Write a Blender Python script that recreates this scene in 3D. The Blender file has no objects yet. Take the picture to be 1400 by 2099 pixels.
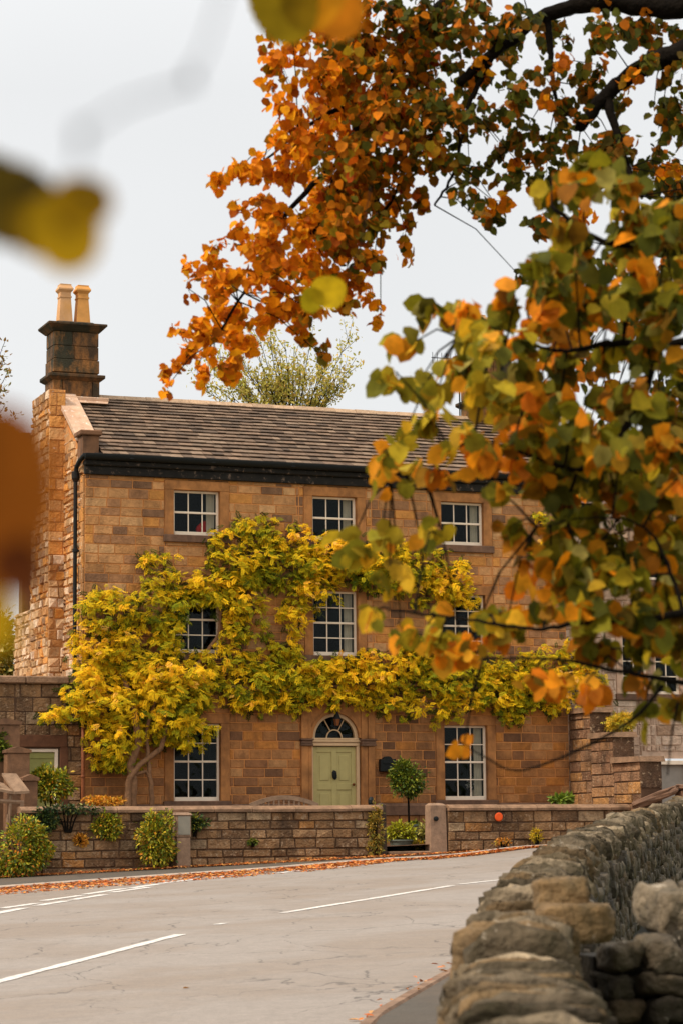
import bpy, math, random
import numpy as np
from mathutils import Matrix, Vector, noise
random.seed(7); RNG = np.random.default_rng(11)
rnd = random.random
def ru(a, b): return a + (b - a) * random.random()
def S(r, g, b, k=1.0):
    f = lambda c: ((c / 255 + .055) / 1.055) ** 2.4 if c > 10 else c / 255 / 12.92
    return (f(r) * k, f(g) * k, f(b) * k)

# ------------------------------------------------------------------ camera
FPX = 4958.0
PIT, ROL, YAW, EYE = math.radians(7.603), math.radians(-.5407), math.radians(21.173), 1.6
_f = np.array([0, math.cos(PIT), math.sin(PIT)]); _R0 = np.array([1., 0, 0]); _U0 = np.cross(_R0, _f)
_R = math.cos(ROL) * _R0 + math.sin(ROL) * _U0; _U = -math.sin(ROL) * _R0 + math.cos(ROL) * _U0
CAM = np.array([0, 0, EYE])
sc = bpy.context.scene
COL = sc.collection
cd = bpy.data.cameras.new('camera'); cam = bpy.data.objects.new('camera', cd); COL.objects.link(cam)
cam.matrix_world = Matrix(((_R[0], _U[0], -_f[0], 0), (_R[1], _U[1], -_f[1], 0), (_R[2], _U[2], -_f[2], EYE), (0, 0, 0, 1)))
cd.sensor_fit = 'HORIZONTAL'; cd.sensor_width = 24.0; cd.lens = FPX / 1400 * 24.0
cd.clip_start = .05; cd.clip_end = 3000
cd.dof.use_dof = True; cd.dof.focus_distance = 50.5; cd.dof.aperture_fstop = 7.0; cd.dof.aperture_blades = 0
sc.camera = cam
# ------------------------------------------------------------------ world, sun, exposure
SUN_EL, SUN_AZ = math.radians(50), math.radians(240)      # azimuth clockwise from +Y: the sun stands behind and left of the camera
w = bpy.data.worlds.new('World'); sc.world = w; w.use_nodes = True
nt = w.node_tree; nt.nodes.clear(); N_ = nt.nodes.new; L_ = nt.links.new
out = N_('ShaderNodeOutputWorld'); bg = N_('ShaderNodeBackground'); bg2 = N_('ShaderNodeBackground'); add = N_('ShaderNodeAddShader')
sky = N_('ShaderNodeTexSky'); sky.sky_type = 'NISHITA'; sky.sun_disc = False; sky.sun_elevation = SUN_EL; sky.sun_rotation = SUN_AZ
sky.air_density = 1.0; sky.dust_density = 3.0
hs = N_('ShaderNodeHueSaturation'); hs.inputs['Saturation'].default_value = .35
L_(sky.outputs[0], hs.inputs['Color']); L_(hs.outputs[0], bg.inputs[0]); bg.inputs[1].default_value = .05
# cloud layer: overcast luminance, brighter overhead than at the horizon
tc = N_('ShaderNodeTexCoord'); sx = N_('ShaderNodeSeparateXYZ'); L_(tc.outputs['Generated'], sx.inputs[0])
mr = N_('ShaderNodeMapRange'); mr.inputs['From Min'].default_value = .30; mr.inputs['From Max'].default_value = 1
mr.inputs['To Min'].default_value = .70; mr.inputs['To Max'].default_value = 1.7
L_(sx.outputs['Z'], mr.inputs['Value'])
nz = N_('ShaderNodeTexNoise'); nz.inputs['Scale'].default_value = 2.2; nz.inputs['Detail'].default_value = 4; L_(tc.outputs['Generated'], nz.inputs['Vector'])
m2 = N_('ShaderNodeMapRange'); m2.inputs['From Min'].default_value = .3; m2.inputs['From Max'].default_value = .7; m2.inputs['To Min'].default_value = .93; m2.inputs['To Max'].default_value = 1.06
L_(nz.outputs['Fac'], m2.inputs['Value'])
mu = N_('ShaderNodeMath'); mu.operation = 'MULTIPLY'; L_(mr.outputs[0], mu.inputs[0]); L_(m2.outputs[0], mu.inputs[1])
bg2.inputs[0].default_value = (1.0, 1.0, .985, 1); L_(mu.outputs[0], bg2.inputs[1])
L_(bg.outputs[0], add.inputs[0]); L_(bg2.outputs[0], add.inputs[1]); L_(add.outputs[0], out.inputs[0])
sl = bpy.data.lights.new('sun', 'SUN'); sl.energy = 3.1; sl.angle = math.radians(12); sl.color = (1, .88, .72)
sun = bpy.data.objects.new('sun', sl); COL.objects.link(sun)
sd = Vector((math.sin(SUN_AZ) * math.cos(SUN_EL), math.cos(SUN_AZ) * math.cos(SUN_EL), math.sin(SUN_EL)))
sun.rotation_euler = (-sd).to_track_quat('-Z', 'Y').to_euler()
vs = sc.view_settings; vs.view_transform = 'Standard'; vs.look = 'None'; vs.exposure = 0.0; vs.gamma = 1
sc.cycles.max_bounces = 6; sc.cycles.transparent_max_bounces = 12

# ------------------------------------------------------------------ pixel helpers (photograph pixels -> points in the place)
def ray(x, y): return _f + _R * (x - 700) / FPX - _U * (y - 1049.5) / FPX
def at(x, y, Y): r = ray(x, y); return CAM + r * (Y / r[1])
D = np.array([math.cos(YAW), math.sin(YAW), 0]); NN = np.array([math.sin(YAW), -math.cos(YAW), 0])
O = at(172, 1400, 50.); O[2] = 0
def fac(x, y, w=0.):
    r = ray(x, y); t = ((O - CAM).dot(NN) + w) / r.dot(NN); P = CAM + r * t
    return float((P - O).dot(D)), float(P[2])
def loc(u, w, z): P = O + D * u + NN * w; return (P[0], P[1], z)
GA, GB, GC = .06, .0316, .0222
def gz(x, y):
    y2 = min(y, 62); x2 = max(-30, min(30, x)); return GA + GB * x2 + GC * y2
def gpt(px, py, dz=0.):
    r = ray(px, py); t = (GA + dz - EYE) / (r[2] - GB * r[0] - GC * r[1]); P = CAM + r * t
    return (float(P[0]), float(P[1]))
def gzu(u, w): P = loc(u, w, 0); return gz(P[0], P[1])

# ------------------------------------------------------------------ object helpers
def tag(o, label=None, cat=None, group=None, kind=None):
    if label: o['label'] = label
    if cat: o['category'] = cat
    if group: o['group'] = group
    if kind: o['kind'] = kind
    return o
def thing(name, label, cat, l=(0, 0, 0), rz=0., group=None):
    o = bpy.data.objects.new(name, None); COL.objects.link(o); o.location = l; o.rotation_euler = (0, 0, rz); o.empty_display_size = .2
    return tag(o, label, cat, group)
class MB:
    def __init__(s): s.v = []; s.f = []; s.c = []
    def add(s, vs, fs, col=None):
        b = len(s.v); s.v.extend([tuple(map(float, p)) for p in vs])
        for f in fs: s.f.append(tuple(i + b for i in f)); s.c.append(col or (.5, .5, .5))
    def quad(s, a, b, c, d, col=None): s.add((a, b, c, d), ((0, 1, 2, 3),), col)
    def convex(s, vs, fs, col=None):
        vs = [np.array(p, float) for p in vs]; ctr = sum(vs) / len(vs); o = []
        for f in fs:
            a, b, c = vs[f[0]], vs[f[1]], vs[f[2]]; n = np.cross(b - a, c - a)
            m = sum(vs[i] for i in f) / len(f)
            o.append(f if n.dot(m - ctr) > 0 else tuple(reversed(f)))
        s.add(vs, o, col)
    def box(s, x0, x1, y0, y1, z0, z1, c=0., col=None, M=None):
        X, Y, Z = sorted((x0, x1)), sorted((y0, y1)), sorted((z0, z1))
        if c <= 0:
            vs = [(X[i], Y[j], Z[k]) for i in (0, 1) for j in (0, 1) for k in (0, 1)]
            fs = [(0, 1, 3, 2), (4, 5, 7, 6), (0, 1, 5, 4), (2, 3, 7, 6), (0, 2, 6, 4), (1, 3, 7, 5)]
        else:
            c = min(c, (X[1] - X[0]) * .45, (Y[1] - Y[0]) * .45, (Z[1] - Z[0]) * .45)
            vs = []; idx = {}
            for i in (0, 1):
                for j in (0, 1):
                    for k in (0, 1):
                        P = (X[i], Y[j], Z[k]); I = (c if i == 0 else -c, c if j == 0 else -c, c if k == 0 else -c)
                        for a in range(3):
                            idx[i, j, k, a] = len(vs); vs.append(tuple(P[q] + (0 if q == a else I[q]) for q in range(3)))
            fs = []
            for a in range(3):
                b1, b2 = [q for q in range(3) if q != a]
                for e in (0, 1):
                    r = []
                    for (p, q) in ((0, 0), (1, 0), (1, 1), (0, 1)):
                        t = [0, 0, 0]; t[a] = e; t[b1] = p; t[b2] = q; r.append(idx[t[0], t[1], t[2], a])
                    fs.append(tuple(r))
                for p in (0, 1):
                    for q in (0, 1):
                        t0 = [0, 0, 0]; t0[b1] = p; t0[b2] = q; t1 = list(t0); t1[a] = 1
                        fs.append((idx[(*t0, b1)], idx[(*t1, b1)], idx[(*t1, b2)], idx[(*t0, b2)]))
            for i in (0, 1):
                for j in (0, 1):
                    for k in (0, 1): fs.append((idx[i, j, k, 0], idx[i, j, k, 1], idx[i, j, k, 2]))
        if M is not None: vs = [tuple(M @ Vector(p)) for p in vs]
        s.convex(vs, fs, col)
    def hexa(s, b4, t4, col=None):
        s.convex(list(b4) + list(t4), [(0, 1, 2, 3), (4, 5, 6, 7), (0, 1, 5, 4), (1, 2, 6, 5), (2, 3, 7, 6), (3, 0, 4, 7)], col)
    def tube(s, pts, rad, n=8, col=None, cap=True):
        P = [Vector(p) for p in pts]; R = rad if isinstance(rad, (list, tuple)) else [rad] * len(P)
        vs = []; up = Vector((0, 0, 1)); prev = None
        for i, p in enumerate(P):
            t = (P[min(i + 1, len(P) - 1)] - P[max(i - 1, 0)]).normalized()
            if prev is None:
                a = t.cross(up);  a = a if a.length > .1 else t.cross(Vector((1, 0, 0)))
            else: a = prev - t * prev.dot(t)
            a.normalize(); prev = a; b = t.cross(a)
            for k in range(n):
                th = 2 * math.pi * k / n; vs.append(p + (a * math.cos(th) + b * math.sin(th)) * R[i])
        fs = []
        for i in range(len(P) - 1):
            for k in range(n):
                k2 = (k + 1) % n; fs.append((i * n + k, i * n + k2, (i + 1) * n + k2, (i + 1) * n + k))
        if cap: fs.append(tuple(reversed(range(n)))); fs.append(tuple(range((len(P) - 1) * n, len(P) * n)))
        s.add(vs, fs, col)
    def lathe(s, prof, ctr, n=20, col=None, sx=1., sy=1., rot=0.):
        vs = []
        for r, z in prof:
            for k in range(n):
                th = 2 * math.pi * k / n + rot; vs.append((ctr[0] + r * math.cos(th) * sx, ctr[1] + r * math.sin(th) * sy, ctr[2] + z))
        fs = [(i * n + k, i * n + (k + 1) % n, (i + 1) * n + (k + 1) % n, (i + 1) * n + k) for i in range(len(prof) - 1) for k in range(n)]
        fs += [tuple(reversed(range(n))), tuple(range((len(prof) - 1) * n, len(prof) * n))]
        s.add(vs, fs, col)
    def rock(s, c, ax, k=5., n=3, amp=.08, col=None, seed=None):
        c = np.array(c, float); ax = np.array(ax, float); sd = ru(0, 500) if seed is None else seed
        key = {}; vs = []; fs = []
        def vid(p):
            q = tuple(round(t, 4) for t in p)
            if q not in key:
                P = np.array(p); nr = (abs(P) ** k).sum() ** (1 / k); P = P / nr
                d = 1 + amp * 1.8 * noise.noise(Vector(P * 1.3) + Vector((sd, sd * .3, 0))) + amp * .9 * noise.noise(Vector(P * 3.1) + Vector((0, sd, 3))) + amp * 1.2 * noise.noise(Vector(P * 6.3) + Vector((sd, 0, 9)))
                P = P * d; key[q] = len(vs); vs.append(c + P[0] * ax[0] + P[1] * ax[1] + P[2] * ax[2])
            return key[q]
        st = [-1 + 2 * i / n for i in range(n + 1)]
        for a in range(3):
            b1, b2 = (a + 1) % 3, (a + 2) % 3
            for e in (-1, 1):
                for i in range(n):
                    for j in range(n):
                        r = []
                        for (p, q) in ((i, j), (i + 1, j), (i + 1, j + 1), (i, j + 1)):
                            t = [0, 0, 0]; t[a] = e; t[b1] = st[p]; t[b2] = st[q]; r.append(vid(t))
                        fs.append(tuple(r) if e > 0 else tuple(reversed(r)))
        if np.linalg.det(ax) < 0: fs = [tuple(reversed(f)) for f in fs]
        s.add(vs, fs, col)
    def build(s, name, mat, parent=None, smooth=False, l=None):
        return np_mesh(name, mat, parent, np.array(s.v), s.f, s.c, smooth)
def np_mesh(name, mat, parent, V, F, C, smooth=False):
    me = bpy.data.meshes.new(name)
    V = np.asarray(V, dtype=np.float32)
    if isinstance(F, np.ndarray):
        nf, k = F.shape; tot = np.full(nf, k, np.int32); idx = F.astype(np.int32).ravel()
    else:
        nf = len(F); tot = np.array([len(f) for f in F], np.int32); idx = np.array([i for f in F for i in f], np.int32)
    me.vertices.add(len(V)); me.vertices.foreach_set('co', V.ravel())
    me.loops.add(len(idx)); me.loops.foreach_set('vertex_index', idx)
    st = np.zeros(nf, np.int32); st[1:] = np.cumsum(tot)[:-1]
    me.polygons.add(nf); me.polygons.foreach_set('loop_start', st); me.polygons.foreach_set('loop_total', tot)
    me.polygons.foreach_set('use_smooth', np.full(nf, smooth, bool))
    me.update(calc_edges=True); me.validate()
    a = me.attributes.new('col', 'FLOAT_COLOR', 'FACE')
    C = np.asarray(C, dtype=np.float32)
    if C.ndim == 1: C = np.tile(C, (nf, 1))
    a.data.foreach_set('color', np.concatenate([C, np.ones((len(C), 1), np.float32)], 1).ravel())
    me.materials.append(mat)
    o = bpy.data.objects.new(name, me); COL.objects.link(o)
    if parent is not None: o.parent = parent
    return o

# ------------------------------------------------------------------ materials
MATS = {}
def mat(name, col=None, rough=.85, var=.25, scale=6., bump=.3, bscale=40., attr=False, stain=None, stain_s=1.2, stain_a=.5, trans=0., metal=0., spec=.3, dist=.01, lich=None, lich_t=.64):
    if name in MATS: return MATS[name]
    m = bpy.data.materials.new(name); m.use_nodes = True; MATS[name] = m
    t = m.node_tree; n = t.nodes; l = t.links; p = n['Principled BSDF']
    tcn = n.new('ShaderNodeTexCoord')
    if attr:
        a = n.new('ShaderNodeAttribute'); a.attribute_name = 'col'; base = a.outputs['Color']
    else:
        a = n.new('ShaderNodeRGB'); a.outputs[0].default_value = (*col, 1); base = a.outputs[0]
    if var > 0:
        nz = n.new('ShaderNodeTexNoise'); nz.inputs['Scale'].default_value = scale; nz.inputs['Detail'].default_value = 6; nz.inputs['Roughness'].default_value = .65
        l.new(tcn.outputs['Object'], nz.inputs['Vector'])
        r = n.new('ShaderNodeMapRange'); r.inputs['From Min'].default_value = .3; r.inputs['From Max'].default_value = .7
        r.inputs['To Min'].default_value = 1 - var; r.inputs['To Max'].default_value = 1 + var; l.new(nz.outputs['Fac'], r.inputs['Value'])
        x = n.new('ShaderNodeVectorMath'); x.operation = 'SCALE'; l.new(base, x.inputs[0]); l.new(r.outputs[0], x.inputs['Scale']); base = x.outputs[0]
    if stain:
        nz = n.new('ShaderNodeTexNoise'); nz.inputs['Scale'].default_value = stain_s; nz.inputs['Detail'].default_value = 8; nz.inputs['Roughness'].default_value = .7
        l.new(tcn.outputs['Object'], nz.inputs['Vector'])
        r = n.new('ShaderNodeMapRange'); r.inputs['From Min'].default_value = .46; r.inputs['From Max'].default_value = .66; r.inputs['To Max'].default_value = stain_a; l.new(nz.outputs['Fac'], r.inputs['Value'])
        mp2 = n.new('ShaderNodeMapping'); mp2.inputs['Scale'].default_value = (1, 1, .45); l.new(tcn.outputs['Object'], mp2.inputs[0]); l.new(mp2.outputs[0], nz.inputs['Vector'])
        x = n.new('ShaderNodeMix'); x.data_type = 'RGBA'; l.new(r.outputs[0], x.inputs[0]); l.new(base, x.inputs[6]); x.inputs[7].default_value = (*stain, 1); base = x.outputs[2]
    if lich:
        nz = n.new('ShaderNodeTexNoise'); nz.inputs['Scale'].default_value = 9; nz.inputs['Detail'].default_value = 5; nz.inputs['Roughness'].default_value = .75
        mp = n.new('ShaderNodeMapping'); mp.inputs['Location'].default_value = (7, 3, 1); l.new(tcn.outputs['Object'], mp.inputs[0]); l.new(mp.outputs[0], nz.inputs['Vector'])
        r = n.new('ShaderNodeMapRange'); r.inputs['From Min'].default_value = lich_t - .04; r.inputs['From Max'].default_value = lich_t + .03; r.inputs['To Max'].default_value = .8; l.new(nz.outputs['Fac'], r.inputs['Value'])
        x = n.new('ShaderNodeMix'); x.data_type = 'RGBA'; l.new(r.outputs[0], x.inputs[0]); l.new(base, x.inputs[6]); x.inputs[7].default_value = (*lich, 1); base = x.outputs[2]
    l.new(base, p.inputs['Base Color'])
    p.inputs['Roughness'].default_value = rough; p.inputs['Metallic'].default_value = metal; p.inputs['Specular IOR Level'].default_value = spec
    if bump > 0:
        nz = n.new('ShaderNodeTexNoise'); nz.inputs['Scale'].default_value = bscale; nz.inputs['Detail'].default_value = 5; l.new(tcn.outputs['Object'], nz.inputs['Vector'])
        b = n.new('ShaderNodeBump'); b.inputs['Strength'].default_value = bump; b.inputs['Distance'].default_value = dist; l.new(nz.outputs['Fac'], b.inputs['Height']); l.new(b.outputs[0], p.inputs['Normal'])
    if trans > 0:
        tr = n.new('ShaderNodeBsdfTranslucent'); l.new(base, tr.inputs[0]); mx = n.new('ShaderNodeMixShader'); mx.inputs[0].default_value = trans
        l.new(p.outputs[0], mx.inputs[1]); l.new(tr.outputs[0], mx.inputs[2]); l.new(mx.outputs[0], n['Material Output'].inputs[0])
    return m
STONE = mat('sandstone_blocks', attr=True, var=.22, scale=7, bump=.9, bscale=22, dist=.02, stain=S(70, 45, 30), stain_s=1.1, stain_a=.6)
MORTAR = mat('lime_mortar', S(196, 130, 72), var=.2, scale=3, bump=.4)
TRIM = mat('dressed_sandstone', S(168, 112, 62), var=.4, scale=2.5, bump=.4, bscale=60, stain=S(75, 45, 32), stain_s=1.6, stain_a=.6)
SILLST = mat('weathered_sill_stone', S(112, 82, 62), var=.3, scale=5, bump=.5, bscale=50, stain=S(50, 38, 32), stain_s=3, stain_a=.5)
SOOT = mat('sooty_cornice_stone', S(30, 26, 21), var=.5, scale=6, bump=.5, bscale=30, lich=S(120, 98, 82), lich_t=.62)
BLACKM = mat('black_iron', S(18, 20, 19), rough=.6, var=.2, bump=.1, spec=.25)
WHITE = mat('white_window_paint', S(236, 214, 188), rough=.5, var=.06, bump=.05)
CREAM = mat('cream_paint', S(205, 170, 128), rough=.5, var=.08, bump=.05)
DOORP = mat('sage_green_door_paint', S(176, 160, 102), rough=.5, var=.08, bump=.1)
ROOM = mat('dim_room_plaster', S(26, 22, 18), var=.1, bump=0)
CURT = mat('curtain_cloth', S(244, 226, 200), var=.1, bump=0, trans=.15)
RUBBLE = mat('rubble_stone', attr=True, var=.22, scale=9, bump=1., bscale=18, dist=.03, lich=S(212, 196, 184), lich_t=.66)
RMORT = mat('rubble_mortar', S(186, 134, 84), var=.25, scale=4, bump=.6)
SLATE = mat('stone_slates', attr=True, var=.3, scale=6, bump=.6, bscale=40, dist=.02, lich=S(178, 160, 140), lich_t=.7)
CHIM = mat('chimney_stone', attr=True, var=.35, scale=3, bump=.7, bscale=30, dist=.02, stain=S(190, 124, 62), stain_s=3.4, stain_a=.6)
CHIMDK = mat('chimney_band_stone', S(44, 40, 28), var=.4, scale=4, bump=.6, bscale=30, stain=S(150, 98, 52), stain_s=3, stain_a=.4)
POTY = mat('pale_clay_pot', S(205, 156, 112), var=.18, scale=3, bump=.2, stain=S(200, 140, 60), stain_s=2, stain_a=.6)
POTO = mat('ochre_clay_pot', S(208, 146, 78), var=.18, scale=3, bump=.2)
GWALL = mat('garden_wall_stone', attr=True, var=.4, scale=5, bump=1., bscale=22, dist=.05, stain=S(52, 38, 28), stain_s=1.3, stain_a=.8, lich=S(170, 142, 112), lich_t=.60)
GMORT = mat('garden_wall_mortar', S(84, 60, 42), var=.3, scale=4, bump=.6)
COPE = mat('coping_stone', S(140, 108, 82), var=.3, scale=6, bump=.8, bscale=30, dist=.02, stain=S(80, 62, 44), stain_s=3, stain_a=.6)
GABCOPE = mat('gable_coping_stone', S(196, 160, 132), var=.2, scale=5, bump=.5, bscale=30, lich=S(220, 205, 190), lich_t=.6, stain=S(150, 100, 60), stain_s=3, stain_a=.4)
DRY = mat('drystone_gritstone', attr=True, var=.4, scale=9, bump=1., bscale=28, dist=.03, stain=S(50, 44, 24), stain_s=7, stain_a=.75, lich=S(176, 162, 142), lich_t=.66)
DRYCORE = mat('drystone_core_soil', S(34, 28, 18), var=.4, scale=8, bump=.8)
BARK = mat('bark', S(20, 15, 10), rough=.95, spec=.08, var=.4, scale=12, bump=.9, bscale=30, dist=.02)
VINEB = mat('vine_bark', S(128, 92, 62), var=.35, scale=10, bump=.9, bscale=30, dist=.02)
LEAF = mat('autumn_leaf', attr=True, rough=.7, var=.34, scale=24, bump=0, trans=.38, spec=.1)
VLEAF = mat('vine_leaf', attr=True, rough=.7, var=.08, scale=3, bump=0, trans=.12, spec=.08)
SHRUB = mat('shrub_leaf', attr=True, rough=.5, var=.1, scale=5, bump=0, trans=.2, spec=.3)
LITTER = mat('fallen_leaf', attr=True, rough=.8, var=.2, scale=8, bump=0, trans=.05)
WOOD = mat('weathered_wood', S(140, 112, 88), var=.3, scale=8, bump=.5, bscale=40)
ZINC = mat('zinc_planter_metal', S(112, 118, 106), rough=.6, var=.25, scale=8, bump=.2, metal=.2)
PLATE = mat('grey_plate', S(142, 134, 118), rough=.6, var=.1, bump=.1)
ORANGE = mat('orange_reflector', S(226, 84, 22), rough=.35, var=.08, bump=0)
RED = mat('red_cushion_cloth', S(206, 30, 16), rough=.8, var=.1, bump=0)
KERB = mat('kerb_stone', S(176, 156, 138), var=.25, scale=7, bump=.5)
def glassmat():
    m = bpy.data.materials.new('window_glass'); m.use_nodes = True; t = m.node_tree; t.nodes.clear()
    o = t.nodes.new('ShaderNodeOutputMaterial'); a = t.nodes.new('ShaderNodeBsdfTransparent'); g = t.nodes.new('ShaderNodeBsdfGlossy'); mx = t.nodes.new('ShaderNodeMixShader')
    a.inputs[0].default_value = (.62, .64, .62, 1); g.inputs['Roughness'].default_value = .03; g.inputs[0].default_value = (.9, 1, 1, 1); mx.inputs[0].default_value = .013
    nz = t.nodes.new('ShaderNodeTexNoise'); nz.inputs['Scale'].default_value = 2.5; b = t.nodes.new('ShaderNodeBump'); b.inputs['Strength'].default_value = .6; b.inputs['Distance'].default_value = .05
    t.links.new(nz.outputs['Fac'], b.inputs['Height']); t.links.new(b.outputs[0], g.inputs['Normal'])
    t.links.new(a.outputs[0], mx.inputs[1]); t.links.new(g.outputs[0], mx.inputs[2]); t.links.new(mx.outputs[0], o.inputs[0]); return m
GLASS = glassmat()
def asphalt(name, c1, c2, crack):
    m = bpy.data.materials.new(name); m.use_nodes = True; t = m.node_tree; n = t.nodes; l = t.links; p = n['Principled BSDF']; tcn = n.new('ShaderNodeTexCoord')
    def N(s, d=6, r=.6, w=0):
        z = n.new('ShaderNodeTexNoise'); z.inputs['Scale'].default_value = s; z.inputs['Detail'].default_value = d; z.inputs['Roughness'].default_value = r; z.inputs['Distortion'].default_value = w; l.new(tcn.outputs['Object'], z.inputs['Vector']); return z.outputs['Fac']
    def MR(v, a, b, c=0, d=1.):
        z = n.new('ShaderNodeMapRange'); z.inputs['From Min'].default_value = a; z.inputs['From Max'].default_value = b; z.inputs['To Min'].default_value = c; z.inputs['To Max'].default_value = d; l.new(v, z.inputs['Value']); return z.outputs[0]
    def MX(f, a, b):
        z = n.new('ShaderNodeMix'); z.data_type = 'RGBA'; l.new(f, z.inputs[0])
        for i, q in ((6, a), (7, b)):
            if isinstance(q, tuple): z.inputs[i].default_value = (*q, 1)
            else: l.new(q, z.inputs[i])
        return z.outputs[2]
    base = MX(MR(N(.35, 5, .6, .8), .42, .62), c1, c2)
    base = MX(MR(N(5, 7, .8), .42, .7, 0, .5), base, tuple(x * .55 for x in c1))
    base = MX(MR(N(30, 4, .9), .4, .7, 0, .5), base, tuple(x * .45 for x in c1))
    base = MX(MR(N(90, 2, .8), .62, .75, 0, .4), base, tuple(min(1, x * 1.5) for x in c1))
    # cracks
    mp = n.new('ShaderNodeMapping'); l.new(tcn.outputs['Object'], mp.inputs[0]); mp.inputs['Scale'].default_value = (1, .55, 1)
    dz = n.new('ShaderNodeTexNoise'); dz.inputs['Scale'].default_value = 1.3; dz.inputs['Detail'].default_value = 6; l.new(mp.outputs[0], dz.inputs['Vector'])
    ad = n.new('ShaderNodeVectorMath'); ad.operation = 'MULTIPLY_ADD'; l.new(dz.outputs['Color'], ad.inputs[0]); ad.inputs[1].default_value = (1.6, 1.6, 0); l.new(mp.outputs[0], ad.inputs[2])
    vo = n.new('ShaderNodeTexVoronoi'); vo.feature = 'DISTANCE_TO_EDGE'; vo.inputs['Scale'].default_value = .8; l.new(ad.outputs[0], vo.inputs['Vector'])
    cr = MR(vo.outputs['Distance'], .002, .012, 1, 0); gate = MR(N(.9, 3), .42, .52)
    mm = n.new('ShaderNodeMath'); mm.operation = 'MULTIPLY'; l.new(cr, mm.inputs[0]); l.new(gate, mm.inputs[1])
    m3 = n.new('ShaderNodeMath'); m3.operation = 'MULTIPLY'; l.new(mm.outputs[0], m3.inputs[0]); m3.inputs[1].default_value = crack
    base = MX(m3.outputs[0], base, tuple(x * .3 for x in c1))
    l.new(base, p.inputs['Base Color']); p.inputs['Roughness'].default_value = .8; p.inputs['Specular IOR Level'].default_value = .25
    b = n.new('ShaderNodeBump'); b.inputs['Strength'].default_value = .5; b.inputs['Distance'].default_value = .01; l.new(N(70, 4), b.inputs['Height']); l.new(b.outputs[0], p.inputs['Normal'])
    return m
ASPH = asphalt('worn_asphalt', S(150, 139, 129), S(141, 126, 112), .8)
PAVE = asphalt('pavement_asphalt', S(88, 80, 70), S(98, 84, 70), .4)
PAINT = mat('worn_white_paint', S(205, 198, 190), var=.2, scale=14, bump=.3, stain=S(165, 152, 140), stain_s=7, stain_a=.8)
GRASS = mat('grass_ground', S(78, 86, 34), var=.35, scale=1.2, bump=.8, bscale=20)
EARTH = mat('garden_earth', S(92, 62, 42), var=.35, scale=3, bump=.6)

# ------------------------------------------------------------------ leaf instancing (real leaf faces, one mesh per foliage part)
def leaf_big():
    v = [(0, 0, 0), (-.02, .28, .05), (.32, .48, .12), (.70, .36, .06), (1.0, 0, -.12), (.70, -.36, .06), (.32, -.48, .12), (-.02, -.28, .05), (.34, 0, -.04), (.68, 0, -.05)]
    f = [(0, 8, 2, 1), (8, 9, 3, 2), (9, 4, 4, 3), (0, 7, 6, 8), (8, 6, 5, 9), (9, 5, 4, 4)]
    return np.array(v), np.array([(0, 8, 2), (0, 2, 1), (8, 9, 3), (8, 3, 2), (9, 4, 3), (0, 7, 6), (0, 6, 8), (8, 6, 5), (8, 5, 9), (9, 5, 4)])
def leaf_oval():
    v = [(0, 0, 0), (.35, .22, .05), (.7, .17, .03), (1, 0, -.06), (.7, -.17, .03), (.35, -.22, .05)]
    return np.array(v), np.array([(0, 2, 1), (0, 3, 2), (0, 5, 4), (0, 4, 3)])
def leaf_diamond():
    return np.array([(0, 0, 0), (.45, .23, .05), (1, 0, -.05), (.45, -.23, .05)]), np.array([(0, 2, 1), (0, 3, 2)])
def compound(n=9, droop=.5):
    b, f = leaf_diamond(); V = []; F = []
    for i in range(n):
        if i == n - 1: t = 1.; ang = 0.
        else: t = .22 + .72 * (i // 2) / ((n - 1) / 2 - 1 + 1e-6); ang = (1 if i % 2 else -1) * math.radians(62)
        p = np.array([t * .78, 0, -droop * .45 * t * t]); sc_ = .36 if i < n - 1 else .38
        ca, sa = math.cos(ang), math.sin(ang); R = np.array([[ca, -sa, 0], [sa, ca, 0], [0, 0, 1]])
        q = b * sc_; q = q @ R.T; q[:, 2] -= .25 * np.hypot(q[:, 0], q[:, 1]) + droop * .5 * np.maximum(q[:, 0], 0)
        F.append(f + len(V) * 4); V.append(q + p)
    return np.concatenate(V), np.concatenate(F)
def scatter(name, m, parent, proto, P, X, Nr, size, C, smooth=False):
    """P points, X leaf axis, Nr leaf normal hint, one colour per leaf"""
    pv, pf = proto; n = len(P)
    X = X / np.linalg.norm(X, axis=1, keepdims=True); Y = np.cross(Nr, X); Y /= np.linalg.norm(Y, axis=1, keepdims=True) + 1e-9; Z = np.cross(X, Y)
    size = np.asarray(size)[:, None, None]
    V = (pv[None, :, 0:1] * X[:, None] + pv[None, :, 1:2] * Y[:, None] + pv[None, :, 2:3] * Z[:, None]) * size + P[:, None]
    k = len(pv); F = (pf[None] + (np.arange(n) * k)[:, None, None]).reshape(-1, 3)
    Cc = np.repeat(np.asarray(C), len(pf), 0)
    return np_mesh(name, m, parent, V.reshape(-1, 3), F, Cc, smooth)
def palette(n, cols, wts, jit=.15):
    cols = np.array(cols); i = RNG.choice(len(cols), n, p=np.array(wts) / sum(wts)); j = RNG.choice(len(cols), n, p=np.array(wts) / sum(wts))
    t = RNG.random((n, 1)) * .35; c = cols[i] * (1 - t) + cols[j] * t
    return np.clip(c * (1 + jit * RNG.standard_normal((n, 1))), .004, .95)
def rdir(n):
    v = RNG.standard_normal((n, 3)); return v / np.linalg.norm(v, axis=1, keepdims=True)
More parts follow.
